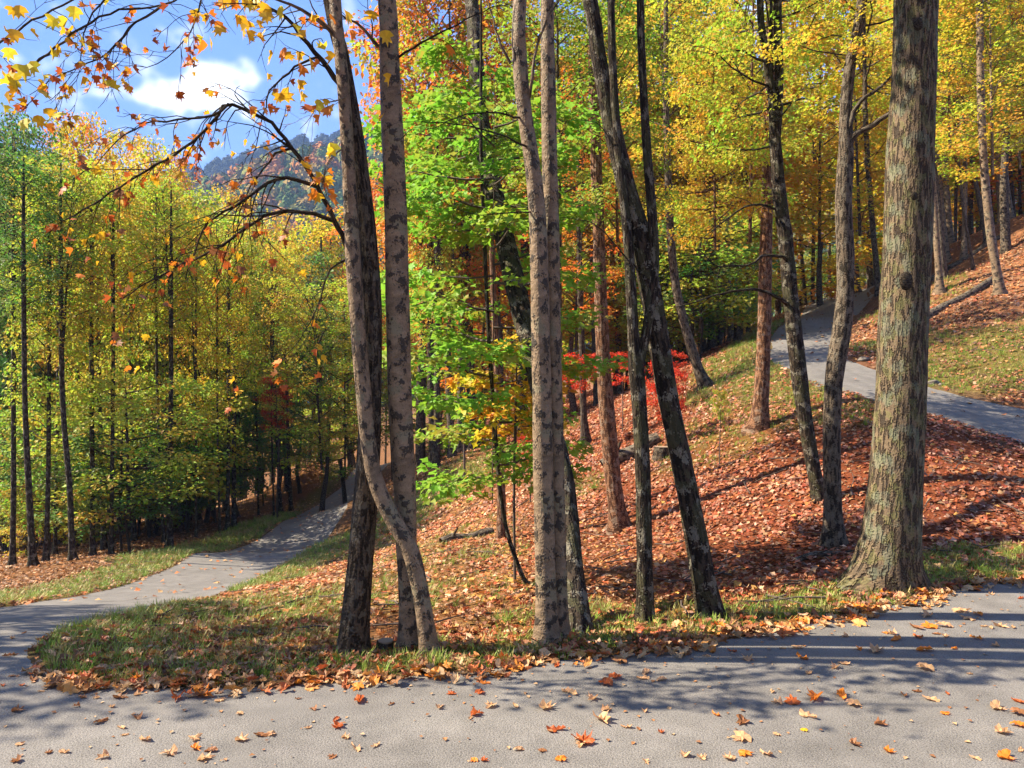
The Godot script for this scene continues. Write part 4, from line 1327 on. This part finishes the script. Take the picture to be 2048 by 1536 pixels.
func floor_tint(x: float, d: float, n: float) -> Color:
	var g := grass_at(x, d)
	var hue := litter_hue(x, d)
	var c := Color(.25, .15, .075).lerp(Color(.21, .075, .04), hue)
	if x > 8.0 and d > 13.5: c = Color(.30, .165, .095)
	c = c.lerp(Color(.17, .17, .055), clampf(g * 1.1, 0, 1))
	if road_sd(x, d) < .35: c = c.lerp(Color(.16, .12, .085), .6)
	c = c * (1.0 + n * .35)
	c.a = 1
	return c

var rough := FastNoiseLite.new()

func gh(x: float, d: float) -> float:
	var sd := road_sd(x, d)
	return hd(x, d) + lerpf(-.06, .012, smoothstep(-.28, .04, sd)) + rough.get_noise_2d(x, d) * .035 * smoothstep(-.1, .8, sd)

func make_ground() -> void:
	rough.seed = 31
	rough.frequency = .9
	var xs := sinh_axis(1.0, -170, 175, 420, 7.0)
	var ds := sinh_axis(7.0, -110, 250, 420, 5.5)
	var st := SurfaceTool.new()
	st.begin(Mesh.PRIMITIVE_TRIANGLES)
	for d in ds:
		for x in xs:
			var h := gh(x, d)
			var n := rough.get_noise_2d(x, d)
			st.set_color(floor_tint(x, d, n))
			st.add_vertex(Vector3(x, h, -d))
	var w := xs.size()
	for j in ds.size() - 1:
		for i in w - 1:
			var a := j * w + i
			for q in [a, a + w, a + 1, a + 1, a + w, a + w + 1]: st.add_index(q)
	st.generate_normals()
	var o := part("ground", st.commit(), M.floor, self)
	tag(o, "leaf-covered woodland ground falling and rising round the drives", "", "", "structure")

func make_road(k: int, called: String, label: String) -> void:
	var a: PackedVector2Array = roads[k][0]
	var b: PackedVector2Array = roads[k][1]
	var across := 60 if k == 0 else 18
	var st := SurfaceTool.new()
	st.begin(Mesh.PRIMITIVE_TRIANGLES)
	var nz := FastNoiseLite.new()
	nz.frequency = .5
	for i in a.size():
		for j in across + 1:
			var t := j / float(across)
			var p := a[i].lerp(b[i], t)
			if j == 0 or j == across:   # a ragged edge
				p += (a[i] - b[i]).normalized() * nz.get_noise_2d(p.x * 9, p.y * 9) * .06
			var stain := 1.0 + .20 * nz.get_noise_2d(p.x * 1.3 + 40, p.y * 1.3) + .16 * nz.get_noise_2d(p.x * 5 + 9, p.y * 5)
			st.set_color(Color(.84 * stain, .835 * stain, .82 * stain))
			st.add_vertex(Vector3(p.x, hd(p.x, p.y) + .004, -p.y))
	for i in a.size() - 1:
		for j in across:
			var q := i * (across + 1) + j
			for e in [q, q + 1, q + across + 1, q + 1, q + across + 2, q + across + 1]: st.add_index(e)
	st.generate_normals()
	var o := part(called, st.commit(), M.asphalt, self)
	tag(o, label, "", "", "structure")

func make_litter() -> void:
	var protos: Array = []
	for k in 6:
		var v := star(.105)
		for i in v.size():
			v[i] = Vector3(v[i].x, v[i].y + (k - 2.5) * .28 * v[i].x * v[i].x / .05 * .12 + .25 * absf(v[i].z + .05) * (k % 3 - 1) * .5, v[i].z + .05)
		protos.append(v)
	var reds := [Color(.33, .07, .03), Color(.27, .085, .04), Color(.40, .15, .085), Color(.17, .055, .03), Color(.46, .25, .17), Color(.33, .11, .04), Color(.23, .065, .03), Color(.20, .09, .05)]
	var tans := [Color(.46, .18, .055), Color(.45, .25, .13), Color(.40, .10, .035), Color(.55, .34, .2), Color(.48, .26, .065), Color(.29, .13, .06), Color(.42, .12, .05), Color(.24, .09, .04)]
	var browns := [Color(.30, .15, .07), Color(.22, .115, .06), Color(.40, .24, .12), Color(.40, .16, .05), Color(.16, .085, .05)]
	var v := PackedVector3Array()
	var c := PackedColorArray()
	var one := PackedColorArray()
	one.resize(protos[0].size())
	var drift := FastNoiseLite.new()
	drift.seed = 77
	drift.frequency = .55
	drift.fractal_octaves = 3
	var d := 4.0
	while d < 46.0:
		var step := .22 + d * .02
		var x0 := -.72 * d - 1.2
		var x1 := .72 * d + 1.2
		var per: float = (380.0 if d < 9 else (480.0 if d < 16 else (210.0 if d < 26 else 60.0))) * step * step
		var x := x0
		while x < x1:
			var g := grass_at(x, d)
			var sd := road_sd(x, d)
			var want := per * (1.0 - .5 * g)
			if sd < -.1: want = 0.0
			elif sd < .5 and d < 9: want = per * .75
			if x < -.9 and d < 9.6 and sd > .1: want = per * .8
			if x < -4.0 and d > 14: want *= .6
			var dr := drift.get_noise_2d(x, d)
			want *= clampf(1.0 + dr * 1.5, .25, 1.5)
			var n := int(want + rng.randf())
			for k in n:
				var px := x + rng.randf() * step
				var pd := d + rng.randf() * step
				if road_sd(px, pd) < -.02: continue
				var nrm := slope_normal(px, pd)
				var b := Basis(Quaternion(Vector3.UP, nrm)) * Basis(Vector3.UP, rng.randf() * TAU) * Basis(Vector3.RIGHT, rng.randf_range(-.55, .55)) * Basis(Vector3.FORWARD, rng.randf_range(-.55, .55))
				var s := rng.randf_range(.3, .85) * (1.0 if d < 16 else 1.35)
				if d < 6.6: s *= 1.2
				var shape: PackedVector3Array = protos[rng.randi() % 6]
				if d < 6.6:
					shape = dry_raw[rng.randi() % dry_raw.size()]
					s *= .10
					b = Basis(Quaternion(Vector3.UP, nrm)) * Basis(Vector3.UP, rng.randf() * TAU) * Basis(Vector3.RIGHT, rng.randf_range(-.7, .7))
				v.append_array(Transform3D(b.scaled(Vector3.ONE * s), Vector3(px, gh(px, pd) + rng.randf_range(.002, .035), -pd)) * shape)
				if one.size() != shape.size(): one.resize(shape.size())
				var hue := litter_hue(px, pd)
				var pal: Array = reds if rng.randf() < hue * .85 else tans
				if px < -4.0 and pd > 10: pal = browns
				if px < -1.2 and pd < 9.0: pal = browns if rng.randf() < .55 else tans
				if rng.randf() < clampf(-dr * 1.6, .08, .6): pal = browns
				if px > 8.5 and pd > 13: pal = browns if rng.randf() < .6 else reds
				var col: Color = pal[rng.randi() % pal.size()] * rng.randf_range(.6, 1.35)
				one.fill(Color(col.r, col.g, col.b))
				c.append_array(one)
			x += step
		d += step
	var o := part("leaf_litter", soup(v, c), M.litter, self)
	tag(o, "carpet of red, orange and tan fallen leaves on the slopes", "leaf litter", "", "stuff")
	print("litter tris ", v.size() / 3)

func make_twigs() -> void:
	var t := Tube.new()
	for k in 260:
		var d := rng.randf_range(5.6, 20)
		var x := rng.randf_range(-.6, .68) * d
		if road_sd(x, d) < .25: continue
		var a := rng.randf() * TAU
		var ln := rng.randf_range(.15, .7)
		var pts := PackedVector3Array()
		var rad := PackedFloat32Array()
		for i in 4:
			var u := (i / 3.0 - .5) * ln
			var px := x + cos(a) * u + rng.randf_range(-.02, .02)
			var pd := d + sin(a) * u + rng.randf_range(-.02, .02)
			pts.append(Vector3(px, gh(px, pd) + rng.randf_range(.03, .06), -pd))
			rad.append(lerpf(.009, .003, i / 3.0))
		tube_into(t, pts, rad, 5)
	tag(part("fallen_twigs", tube_mesh(t), M.twig, self), "thin fallen twigs lying among the leaves on the slopes", "twigs", "", "stuff")

func make_grass() -> void:
	var tufts: Array = []
	for k in 6:
		var v := PackedVector3Array()
		var tone := PackedColorArray()
		for b in 16:
			var az := rng.randf() * TAU
			var p := Vector3(cos(az), 0, sin(az)) * rng.randf() * .05
			var h := rng.randf_range(.035, .085)
			var out := Vector3(cos(az), 0, sin(az)) * h * rng.randf_range(.1, .9)
			var side := Vector3(-sin(az), 0, cos(az)) * .0045
			v.append_array([p - side, p + out * .4 + Vector3.UP * h * .65, p + side, p + side * .6 + out * .4 + Vector3.UP * h * .6, p + out + Vector3.UP * h, p - side * .6 + out * .4 + Vector3.UP * h * .6])
			var t := rng.randf_range(.7, 1.0)
			for q in 6: tone.append(Color(t * rng.randf_range(.9, 1.0), t, t * .8))
		tufts.append([v, tone])
	var hues := [Color(.25, .40, .06), Color(.30, .38, .08), Color(.18, .26, .05), Color(.42, .38, .13), Color(.46, .36, .17)]
	var sets: Array = []
	for t in tufts:
		for h in hues:
			var cc := PackedColorArray()
			for q in t[1]: cc.append(Color(q.r * h.r, q.g * h.g, q.b * h.b))
			sets.append([t[0], cc])
	var v := PackedVector3Array()
	var c := PackedColorArray()
	var d := 4.0
	while d < 34.0:
		var step := .12 + d * .012
		var x := -.72 * d - 1.0
		while x < .72 * d + 1.0:
			var g := grass_at(x, d)
			if g > .12:
				var per: float = (230.0 if d < 9 else (90.0 if d < 18 else 40.0)) * step * step * clampf(g * 1.2, 0, 1)
				var n := int(per + rng.randf())
				for k in n:
					var px := x + rng.randf() * step
					var pd := d + rng.randf() * step
					if road_sd(px, pd) < .02: continue
					var s := rng.randf_range(.6, 1.2) * (1.0 if d < 9 else (1.3 if d < 18 else 1.9))
					var e: Array = sets[rng.randi() % sets.size()]
					v.append_array(Transform3D(Basis(Vector3.UP, rng.randf() * TAU).scaled(Vector3(s, s * rng.randf_range(.7, 1.2), s)), Vector3(px, gh(px, pd) - .005, -pd)) * e[0])
					c.append_array(e[1])
			x += step
		d += step
	var o := part("grass", soup(v, c), M.grass, self)
	tag(o, "short green grass along the road verges and on the banks", "grass", "", "stuff")
	print("grass tris ", v.size() / 3)

# ---------------------------------------------------------------- single fallen leaves
var dry_leaf: Array = []
var dry_raw: Array = []

func make_dry_leaves() -> void:
	for k in 16:
		var base := lobed(1.0, 0, 0) if k < 10 else oval(k)
		var c1 := rng.randf_range(-.3, 1.5)
		var c2 := rng.randf_range(-.5, 1.2)
		var tw := rng.randf_range(-.8, .8)
		var wob := FastNoiseLite.new()
		wob.seed = k
		wob.frequency = 1.6
		var v := PackedVector3Array()
		var lo := 1e9
		# split every face once so that the blade can curl
		for i in base.size() / 3:
			var a := base[i * 3]
			var b := base[i * 3 + 1]
			var c := base[i * 3 + 2]
			var ab := (a + b) / 2
			var bc := (b + c) / 2
			var ca := (c + a) / 2
			for p in [a, ab, ca, ab, b, bc, ab, bc, ca, ca, bc, c]:
				var q: Vector3 = p + Vector3(0, 0, .45)
				var y := c1 * q.x * q.x + c2 * q.z * q.z * .6 + tw * q.x * q.z + .16 * wob.get_noise_2d(q.x * 2, q.z * 2)
				q = Vector3(q.x * (1.0 - .25 * absf(c1)), y, q.z * (1.0 - .2 * absf(c2)))
				lo = minf(lo, q.y)
				v.append(q)
		for i in v.size(): v[i].y -= lo
		dry_raw.append(v)
		dry_leaf.append(soup(v, leaf_tones(v)))

const LEAF_HUE := {"t": ["leaf_tan", "tan"], "b": ["leaf_brown", "brown"], "r": ["leaf_rust", "rust-red"], "o": ["leaf_orange", "orange"], "y": ["leaf_yellow", "yellow"]}

func drop_leaf(at: Vector3, size: float, hue: String, where: String, group: String) -> void:
	var o := MeshInstance3D.new()
	o.name = numbered("fallen_leaf")
	o.mesh = dry_leaf[rng.randi() % dry_leaf.size()]
	o.material_override = M[LEAF_HUE[hue][0]]
	add_child(o)
	var nrm := slope_normal(at.x, -at.z)
	var b := Basis(Quaternion(Vector3.UP, nrm)) * Basis(Vector3.UP, rng.randf() * TAU) * Basis(Vector3.RIGHT, rng.randf_range(-.15, .15))
	o.transform = Transform3D(b.scaled(Vector3.ONE * size), at + Vector3.UP * .005)
	tag(o, "curled dry %s leaf lying %s" % [LEAF_HUE[hue][1], where], "leaf", group)

func oval(k: int) -> PackedVector3Array:     # a beech or cherry leaf, sometimes torn
	var out := PackedVector3Array()
	var n := 12
	for i in n:
		if k % 3 == 2 and i > 8: continue
		var a := TAU * i / n
		var b := TAU * (i + 1) / n
		out.append_array([Vector3(0, 0, -.45), Vector3(sin(a) * .27, 0, -.45 + cos(a) * .5), Vector3(sin(b) * .27, 0, -.45 + cos(b) * .5)])
	return out

func fallen_leaves() -> void:
	var z7 := "110 1225 80 b,445 1205 45 b,705 1145 90 b,810 1135 55 t,920 1120 35 b,1035 1150 110 r,1200 1125 150 o,1290 1165 70 t,655 1205 50 t,800 1265 75 b,590 1285 95 b,712 1325 70 t,730 1372 50 t,850 1385 110 t,120 1425 55 t,375 1468 80 t,282 1480 20 b,600 1500 80 t,90 1520 80 b,985 1475 100 t,1140 1390 90 t,1145 1450 75 o,1235 1460 85 b,1205 1500 100 t,1420 1395 90 t,1530 1365 100 b,1590 1370 60 t,1400 1250 50 t,1745 1165 25 b,1830 1220 55 b,1800 1330 55 t,1970 1280 60 r,1970 1320 90 r,1940 1500 45 b,2025 1385 60 t,70 1030 25 b,125 1085 30 r,15 1085 40 r,430 1095 25 r,490 1158 35 b,240 1120 30 t,195 1040 90 b,70 800 70 t,140 775 40 b,60 900 90 b,1105 1130 70 r,560 1160 30 t"
	var z8 := "200 1150 150 r,385 1190 55 b,670 1210 60 t,740 1125 60 r,910 1125 65 r,940 1065 75 o,965 1195 80 t,890 1245 85 r,850 1275 45 t,1115 1200 70 t,1300 1200 120 t,1430 1110 130 t,1640 1065 100 r,1705 1030 90 r,1880 1000 80 t,1860 1035 80 t,1970 1045 70 t,1560 1155 90 t,1650 1220 75 t,1625 1275 140 t,1355 1330 130 r,1510 1380 180 r,1490 1425 75 t,1765 1318 80 t,1835 1340 40 b,1970 1355 50 r,1870 1232 50 t,180 1435 110 t,290 1430 80 t,125 1385 60 t,40 1500 45 b,1135 1455 70 t,1270 1465 55 b,1385 1510 80 o,870 1525 35 o,935 1527 35 r,1880 1530 50 t,1140 970 60 t,1050 965 70 o,840 1000 40 t"
	var z9 := "130 862 80 o,190 908 50 t,340 875 70 r,430 875 35 r,425 920 80 t,635 865 45 t,725 855 70 t,750 905 110 o,770 785 45 b,960 710 65 t,1185 678 60 b,1085 868 60 o,1195 870 110 t,940 975 70 t,995 950 80 t,790 1005 75 t,575 1115 60 t,600 1180 75 t,690 1165 100 r,820 1145 130 o,980 1130 130 o,1050 1190 90 t,785 1250 130 t,245 1245 75 o,400 1290 100 b,390 1380 120 t,765 1345 50 y,600 1372 40 t,65 1480 85 t,165 1500 70 t,320 1500 90 t,420 1475 90 o,540 1470 110 t,1060 1425 80 b,1260 1465 80 o,1215 1305 85 b,1590 1245 60 o,1345 1130 80 b,1500 1155 100 t,1600 1130 50 r,1420 1115 60 b,1900 1205 110 t,2020 1170 100 r,2010 1240 90 b,2020 1310 100 o,1930 1350 100 t,1950 1495 120 o,2030 1460 60 t,1760 1505 70 t,1465 975 110 t,1470 865 110 o,1640 862 60 o,1880 850 50 t,1770 795 90 o,1430 790 90 r,1300 805 90 o,1270 775 70 t,1590 795 55 t,1535 780 50 b,1420 735 100 b,1490 725 100 o,1580 725 100 t,1480 670 80 t,1480 630 70 t,1680 635 100 t,1720 685 80 t,1780 660 70 o,1810 735 50 t,1850 740 60 t,1915 730 80 t,1985 740 60 t,2030 570 50 r,1730 1015 40 t,1000 795 50 t,1235 775 40 o,1600 615 25 t,2000 480 45 r,1860 550 40 t"
	var off := 0
	for z in [z7, z8, z9]:
		var x0: float = [0, 650, 1348][off]
		off += 1
		for e in z.split(","):
			var q: PackedStringArray = e.split(" ")
			var p := ground(x0 + float(q[0]) / 2.926, 1000 + (float(q[1]) + float(q[2]) * .2) / 2.926)
			var s := float(q[2]) / 2.926 / F * -p.z
			drop_leaf(p, clampf(s * 1.08, .045, .14), q[3], "on the grey asphalt of the near drive", "dry leaves scattered on the asphalt")
	# the windrow along the edge of the near drive
	var line := resample(edge_near.slice(2, 15), 400)
	for k in 125:
		var i := rng.randi_range(5, 380)
		var dir := (line[mini(i + 1, 399)] - line[i - 1]).normalized()
		var side := Vector2(dir.y, -dir.x)
		var off2 := rng.randf_range(-.14, .2)
		var p := line[i] + side * off2
		if road_sd(p.x, p.y) > 0 and road_sd(p.x, p.y) < .01: continue
		drop_leaf(Vector3(p.x, hd(p.x, p.y) + (.03 if road_sd(p.x, p.y) > 0 else 0.0), -p.y), rng.randf_range(.07, .135), "ttroobt"[rng.randi() % 7], "in the windrow along the asphalt edge", "dry leaves heaped along the road edge")
	var wv := PackedVector3Array()
	var wc := PackedColorArray()
	for k in 1100:
		var i := rng.randi_range(2, 397)
		var dir := (line[i + 1] - line[i - 1]).normalized()
		var off3 := rng.randfn() * .065 - .02 + .08 * sin(i * .21) * sin(i * .057)
		var p := line[i] + Vector2(dir.y, -dir.x) * off3
		var q: PackedVector3Array = dry_raw[rng.randi() % dry_raw.size()]
		var bs := (Basis(Vector3.UP, rng.randf() * TAU) * Basis(Vector3.RIGHT, rng.randf_range(-.7, .7))).scaled(Vector3.ONE * rng.randf_range(.05, .115))
		wv.append_array(Transform3D(bs, Vector3(p.x, hd(p.x, p.y) + rng.randf_range(.0, .03), -p.y)) * q)
		var tone: Color = [Color(.56, .27, .08), Color(.50, .32, .16), Color(.42, .12, .035), Color(.58, .38, .2), Color(.60, .22, .03), Color(.30, .14, .06)][rng.randi() % 6] * rng.randf_range(.75, 1.1)
		var cc := PackedColorArray()
		cc.resize(q.size())
		cc.fill(Color(tone.r, tone.g, tone.b))
		wc.append_array(cc)
	tag(part("leaf_windrow", soup(wv, wc), M.litter, self), "windrow of dry orange and tan leaves heaped along the asphalt edge", "leaf litter", "", "stuff")
	# leaves on the two other drives
	var v := PackedVector3Array()
	var c := PackedColorArray()
	var proto := star(.12)
	for k in 900:      # crumbs of crushed leaf and bark near the edge
		var i := rng.randi_range(2, 397)
		var dir := (line[i + 1] - line[i - 1]).normalized()
		var p := line[i] + Vector2(dir.y, -dir.x) * -(rng.randf() ** 2 * 1.8)
		if road_sd(p.x, p.y) > 0.0: continue
		var q := kite(.12)
		v.append_array(Transform3D((Basis(Vector3.UP, rng.randf() * TAU) * Basis(Vector3.RIGHT, rng.randf_range(-.3, .3))).scaled(Vector3.ONE * rng.randf_range(.08, .28)), Vector3(p.x, hd(p.x, p.y) + .01, -p.y)) * q)
		var cr := PackedColorArray()
		cr.resize(q.size())
		cr.fill([Color(.36, .17, .07), Color(.24, .11, .05), Color(.45, .29, .15)][rng.randi() % 3])
		c.append_array(cr)
	var one := PackedColorArray()
	one.resize(proto.size())
	for r in 2:
		var a: PackedVector2Array = roads[r][0]
		var b: PackedVector2Array = roads[r][1]
		for k in (420 if r == 0 else 520):
			var i := rng.randi_range(132 if r == 0 else 0, a.size() - 2)
			var t := rng.randf()
			if rng.randf() < .5: t = t * t * t if rng.randf() < .5 else 1 - t * t * t
			var p := a[i].lerp(b[i], t)
			if p.y < 6.3 and r == 0: continue
			v.append_array(Transform3D((Basis(Vector3.UP, rng.randf() * TAU) * Basis(Vector3.RIGHT, rng.randf_range(-.4, .4)) * Basis(Vector3.FORWARD, rng.randf_range(-.5, .5))).scaled(Vector3.ONE * rng.randf_range(.6, 1.1)), Vector3(p.x, hd(p.x, p.y) + .03, -p.y)) * proto)
			one.fill([Color(.36, .15, .06), Color(.5, .3, .13), Color(.42, .14, .04), Color(.25, .12, .06)][rng.randi() % 4])
			c.append_array(one)
	var o := part("scattered_leaves", soup(v, c), M.litter, self)
	tag(o, "small dry leaves scattered along the lower and upper drives", "leaf litter", "", "stuff")

func rocks() -> void:
	for e in [[1868,768,.09,"grey rock at the edge of the ditch beside the upper drive"], [1728,722,.1,"dark rock in the ditch at the bend of the upper drive"], [1885,772,.06,"small pale stone beside the ditch of the upper drive"]]:
		var s := SphereMesh.new()
		s.radius = 1.0
		s.height = 2.0
		s.radial_segments = 16
		s.rings = 10
		var st := SurfaceTool.new()
		st.create_from(s, 0)
		var md := MeshDataTool.new()
		var am := st.commit()
		md.create_from_surface(am, 0)
		var nz := FastNoiseLite.new()
		nz.seed = int(e[0])
		nz.frequency = .7
		for i in md.get_vertex_count():
			var p := md.get_vertex(i)
			md.set_vertex(i, p * (1.0 + .55 * nz.get_noise_3dv(p)) * Vector3(1.3, .7, 1))
		am.clear_surfaces()
		md.commit_to_surface(am)
		st = SurfaceTool.new()
		st.create_from(am, 0)
		st.generate_normals()
		var o := part("rock", st.commit(), M.rock, self)
		o.position = ground(e[0], e[1]) + Vector3.UP * e[2] * .25
		o.scale = Vector3.ONE * e[2]
		tag(o, e[3], "rock")

# ---------------------------------------------------------------- far hills
func ramp(px: float, t: Array) -> float:
	if px <= t[0][0]: return t[0][1]
	for i in t.size() - 1:
		if px <= t[i + 1][0]:
			return lerpf(t[i][1], t[i + 1][1], (px - t[i][0]) / (t[i + 1][0] - t[i][0]))
	return t[t.size() - 1][1]

const HILL := [[-1200,500],[-300,450],[0,430],[300,398],[370,386],[480,360],[560,336],[680,304],[760,288],[1000,255],[1500,250],[2400,280],[3200,340]]
const RIDGE := [[-1200,470],[-300,430],[0,405],[300,368],[355,354],[430,340],[520,313],[600,292],[680,281],[740,274],[900,258],[1500,240],[2400,270],[3200,330]]

func hill_point(px: float, s: float, d0: float, d1: float, crest: Array, n: FastNoiseLite) -> Vector3:
	var d := lerpf(d0, d1, s)
	var yc := EYE + (768 - ramp(px, crest)) / F * d1
	var x := (px - 1024.0) / F * d1 * lerpf(.75, 1.0, s)
	var y := lerpf(-24.0, yc, pow(s, 1.15))
	return Vector3(x, y + n.get_noise_2d(x, d) * 9.0 * sin(PI * s), -d)

func make_hill(called: String, label: String, d0: float, d1: float, crest: Array, sd: int, count: int, cols: Array, size: float, px0: float, px1: float) -> void:
	var n := FastNoiseLite.new()
	n.seed = sd
	n.frequency = .012
	var st := SurfaceTool.new()
	st.begin(Mesh.PRIMITIVE_TRIANGLES)
	var w := 90
	var h := 30
	for j in h + 1:
		for i in w + 1:
			var c: Color = cols[0] * .5
			st.set_color(Color(c.r, c.g, c.b))
			st.add_vertex(hill_point(lerpf(-1200, 3200, i / float(w)), j / float(h), d0, d1, crest, n))
	for i in w + 1:     # the back of the hill
		var p := hill_point(lerpf(-1200, 3200, i / float(w)), 1, d0, d1, crest, n)
		st.add_vertex(p + Vector3(0, -60, -90))
	for j in h + 1:
		for i in w:
			var a := j * (w + 1) + i
			for q in [a, a + w + 1, a + 1, a + 1, a + w + 1, a + w + 2]: st.add_index(q)
	st.generate_normals()
	var o := part(called, st.commit(), M.far, self)
	tag(o, label, "", "", "structure")
	# its trees: clumps of leafy faces
	var v := PackedVector3Array()
	var vc := PackedColorArray()
	for k in 230:
		var dir := Vector3(rng.randfn(), rng.randfn() * .9 + .25, rng.randfn()).normalized()
		if dir.y < -.5: dir.y = -dir.y
		var p := dir * Vector3(1, 1.15, 1) * rng.randf_range(.72, 1.05) * (1.0 + .18 * sin(dir.x * 5 + 1) * cos(dir.z * 4))
		var b := Basis(Quaternion(Vector3.UP, (dir + Vector3(rng.randf_range(-.5, .5), rng.randf_range(-.5, .5), rng.randf_range(-.5, .5))).normalized())).scaled(Vector3.ONE * rng.randf_range(.16, .3))
		v.append_array(Transform3D(b, p) * PackedVector3Array([Vector3(-1, 0, -.6), Vector3(1, 0, -.7), Vector3(.1, .2, 1)]))
		var t := rng.randf_range(.6, 1.0)
		for q in 3: vc.append(Color(t, t, t))
	var mm := MultiMesh.new()
	mm.transform_format = MultiMesh.TRANSFORM_3D
	mm.use_colors = true
	mm.mesh = soup(v, vc)
	mm.instance_count = count
	var tone := FastNoiseLite.new()
	tone.seed = sd + 3
	tone.frequency = .02
	for k in count:
		var p := hill_point(rng.randf_range(px0, px1), 1.0 - pow(rng.randf(), 1.3) * .85, d0, d1, crest, n)
		var s := size * rng.randf_range(.65, 1.3)
		mm.set_instance_transform(k, Transform3D(Basis(Vector3.UP, rng.randf() * TAU).scaled(Vector3(s, s * rng.randf_range(.9, 1.3), s)), p + Vector3.UP * s * .4))
		var pick := clampf(.5 + tone.get_noise_2d(p.x, p.z) * .8 + rng.randf_range(-.35, .35), 0, .999)
		var c: Color = cols[int(pick * cols.size())] * rng.randf_range(.8, 1.2)
		mm.set_instance_color(k, Color(c.r, c.g, c.b))
	var mi := MultiMeshInstance3D.new()
	mi.name = numbered("distant_woodland")
	mi.multimesh = mm
	mi.material_override = M.far
	add_child(mi)
	tag(mi, "woodland canopy covering the " + called.replace("_", " "), "woodland", "", "stuff")

# ---------------------------------------------------------------- sky
func make_sky() -> PanoramaSkyMaterial:
	var w := 2048
	var h := 1024
	var n := FastNoiseLite.new()
	n.seed = 12
	n.frequency = 2.2
	n.fractal_octaves = 5
	var data := PackedFloat32Array()
	data.resize(w * h * 3)
	# the cloud that the photograph shows: lobes by pixel direction
	var lobes: Array = []
	for e in [[405,158,74,44], [345,180,70,32], [455,165,60,34], [285,188,66,22], [505,168,40,20], [190,188,60,12], [400,214,84,18]]:
		var az := atan2((e[0] - 1024.0), F)
		var el := atan2((768.0 - e[1]), sqrt(F * F + (e[0] - 1024.0) ** 2))
		lobes.append([az, el, e[2] / F, e[3] / F])
	for j in h:
		var el := (.5 - (j + .5) / h) * PI
		for i in w:
			var k := (j * w + i) * 3
			if el < -.02:
				data[k] = .16
				data[k + 1] = .17
				data[k + 2] = .16
				continue
			var th := ((i + .5) / w - .25) * TAU
			var dx := cos(th) * cos(el)
			var dz := sin(th) * cos(el)
			var y := sin(maxf(el, 0))
			var t := pow(1.0 - y, 3.2)
			var r := lerpf(.058, .16, t)
			var g := lerpf(.13, .26, t)
			var b := lerpf(.345, .44, t)
			var q := n.get_noise_3d(dx * 1.1 / (y + .25), y * .6, dz * 1.1 / (y + .25))
			var cov := clampf((q - .22) * 2.4, 0, 1)
			var az := atan2(dx, -dz)
			if absf(az + .38) < .25 and el > .2 and el < .55:
				var f := n.get_noise_3d(dx * 9, y * 11 + 3, dz * 9)
				var m := 0.0
				for l in lobes:
					var u: float = ((az - l[0]) / l[2]) ** 2 + ((el - l[1]) / l[3]) ** 2
					m += exp(-u * 1.3)
				cov = smoothstep(.16, 1.2, m * .66 + f * 1.1) * .97
			data[k] = lerpf(r, .60, cov)
			data[k + 1] = lerpf(g, .61, cov)
			data[k + 2] = lerpf(b, .63, cov)
	var m := PanoramaSkyMaterial.new()
	m.panorama = tex(Image.create_from_data(w, h, false, Image.FORMAT_RGBF, data.to_byte_array()))
	m.energy_multiplier = 1.0
	return m

# ---------------------------------------------------------------- build
func _ready() -> void:
	rng.seed = 20
	var cam := Camera3D.new()
	cam.name = "camera"
	cam.position = Vector3(0, EYE, 0)
	cam.fov = rad_to_deg(2.0 * atan(768.0 / F))
	cam.near = .1
	cam.far = 4000
	cam.current = true
	add_child(cam)
	var env := Environment.new()
	env.background_mode = Environment.BG_SKY
	env.sky = Sky.new()
	env.sky.sky_material = make_sky()
	env.tonemap_mode = Environment.TONE_MAPPER_LINEAR
	env.tonemap_exposure = 3.4
	env.fog_enabled = true
	env.fog_density = .00035
	env.fog_light_color = Color(.62, .76, .98)
	env.sdfgi_enabled = true
	env.ssao_enabled = true
	env.ssil_enabled = true
	var we := WorldEnvironment.new()
	we.name = "environment"
	we.environment = env
	add_child(we)
	var sun := DirectionalLight3D.new()
	sun.name = "sun"
	sun.light_energy = 1.6
	sun.light_color = Color(1.0, .94, .84)
	sun.light_angular_distance = .53
	sun.shadow_enabled = true
	sun.look_at_from_position(Vector3.ZERO, Vector3(1.0, -.98, .07), Vector3.UP)
	add_child(sun)
	var t0 := Time.get_ticks_msec()
	solve_terrain()
	make_materials()
	print("materials ", Time.get_ticks_msec() - t0)
	make_roads()
	make_raster()
	print("raster ", Time.get_ticks_msec() - t0)
	make_ground()
	make_road(0, "near_drive", "grey asphalt drive sweeping round the verge and down to the left")
	make_road(1, "upper_drive", "narrow asphalt drive bending up the hillside on the right")
	print("ground ", Time.get_ticks_msec() - t0)
	make_hill("near_hill", "wooded hillside beyond the valley", 190, 430, HILL, 3, 5200, [Color(.07, .13, .035), Color(.13, .20, .045), Color(.26, .27, .06), Color(.42, .28, .07), Color(.46, .19, .05), Color(.13, .19, .045)], 4.6, -100, 2300)
	make_hill("far_ridge", "dark blue mountain ridge on the skyline", 470, 800, RIDGE, 8, 3000, [Color(.02, .034, .025), Color(.03, .045, .03), Color(.05, .055, .03)], 5.5, -100, 1100)
	make_trunk_units()
	build_crowns()
	make_twig_leaves()
	print("crowns ", Time.get_ticks_msec() - t0)
	near_trees()
	back_trees()
	filler_trees()
	shade_trees()
	print("trees ", Time.get_ticks_msec() - t0)
	rocks()
	make_dry_leaves()
	make_litter()
	make_twigs()
	make_grass()
	fallen_leaves()
	print("done ", Time.get_ticks_msec() - t0)
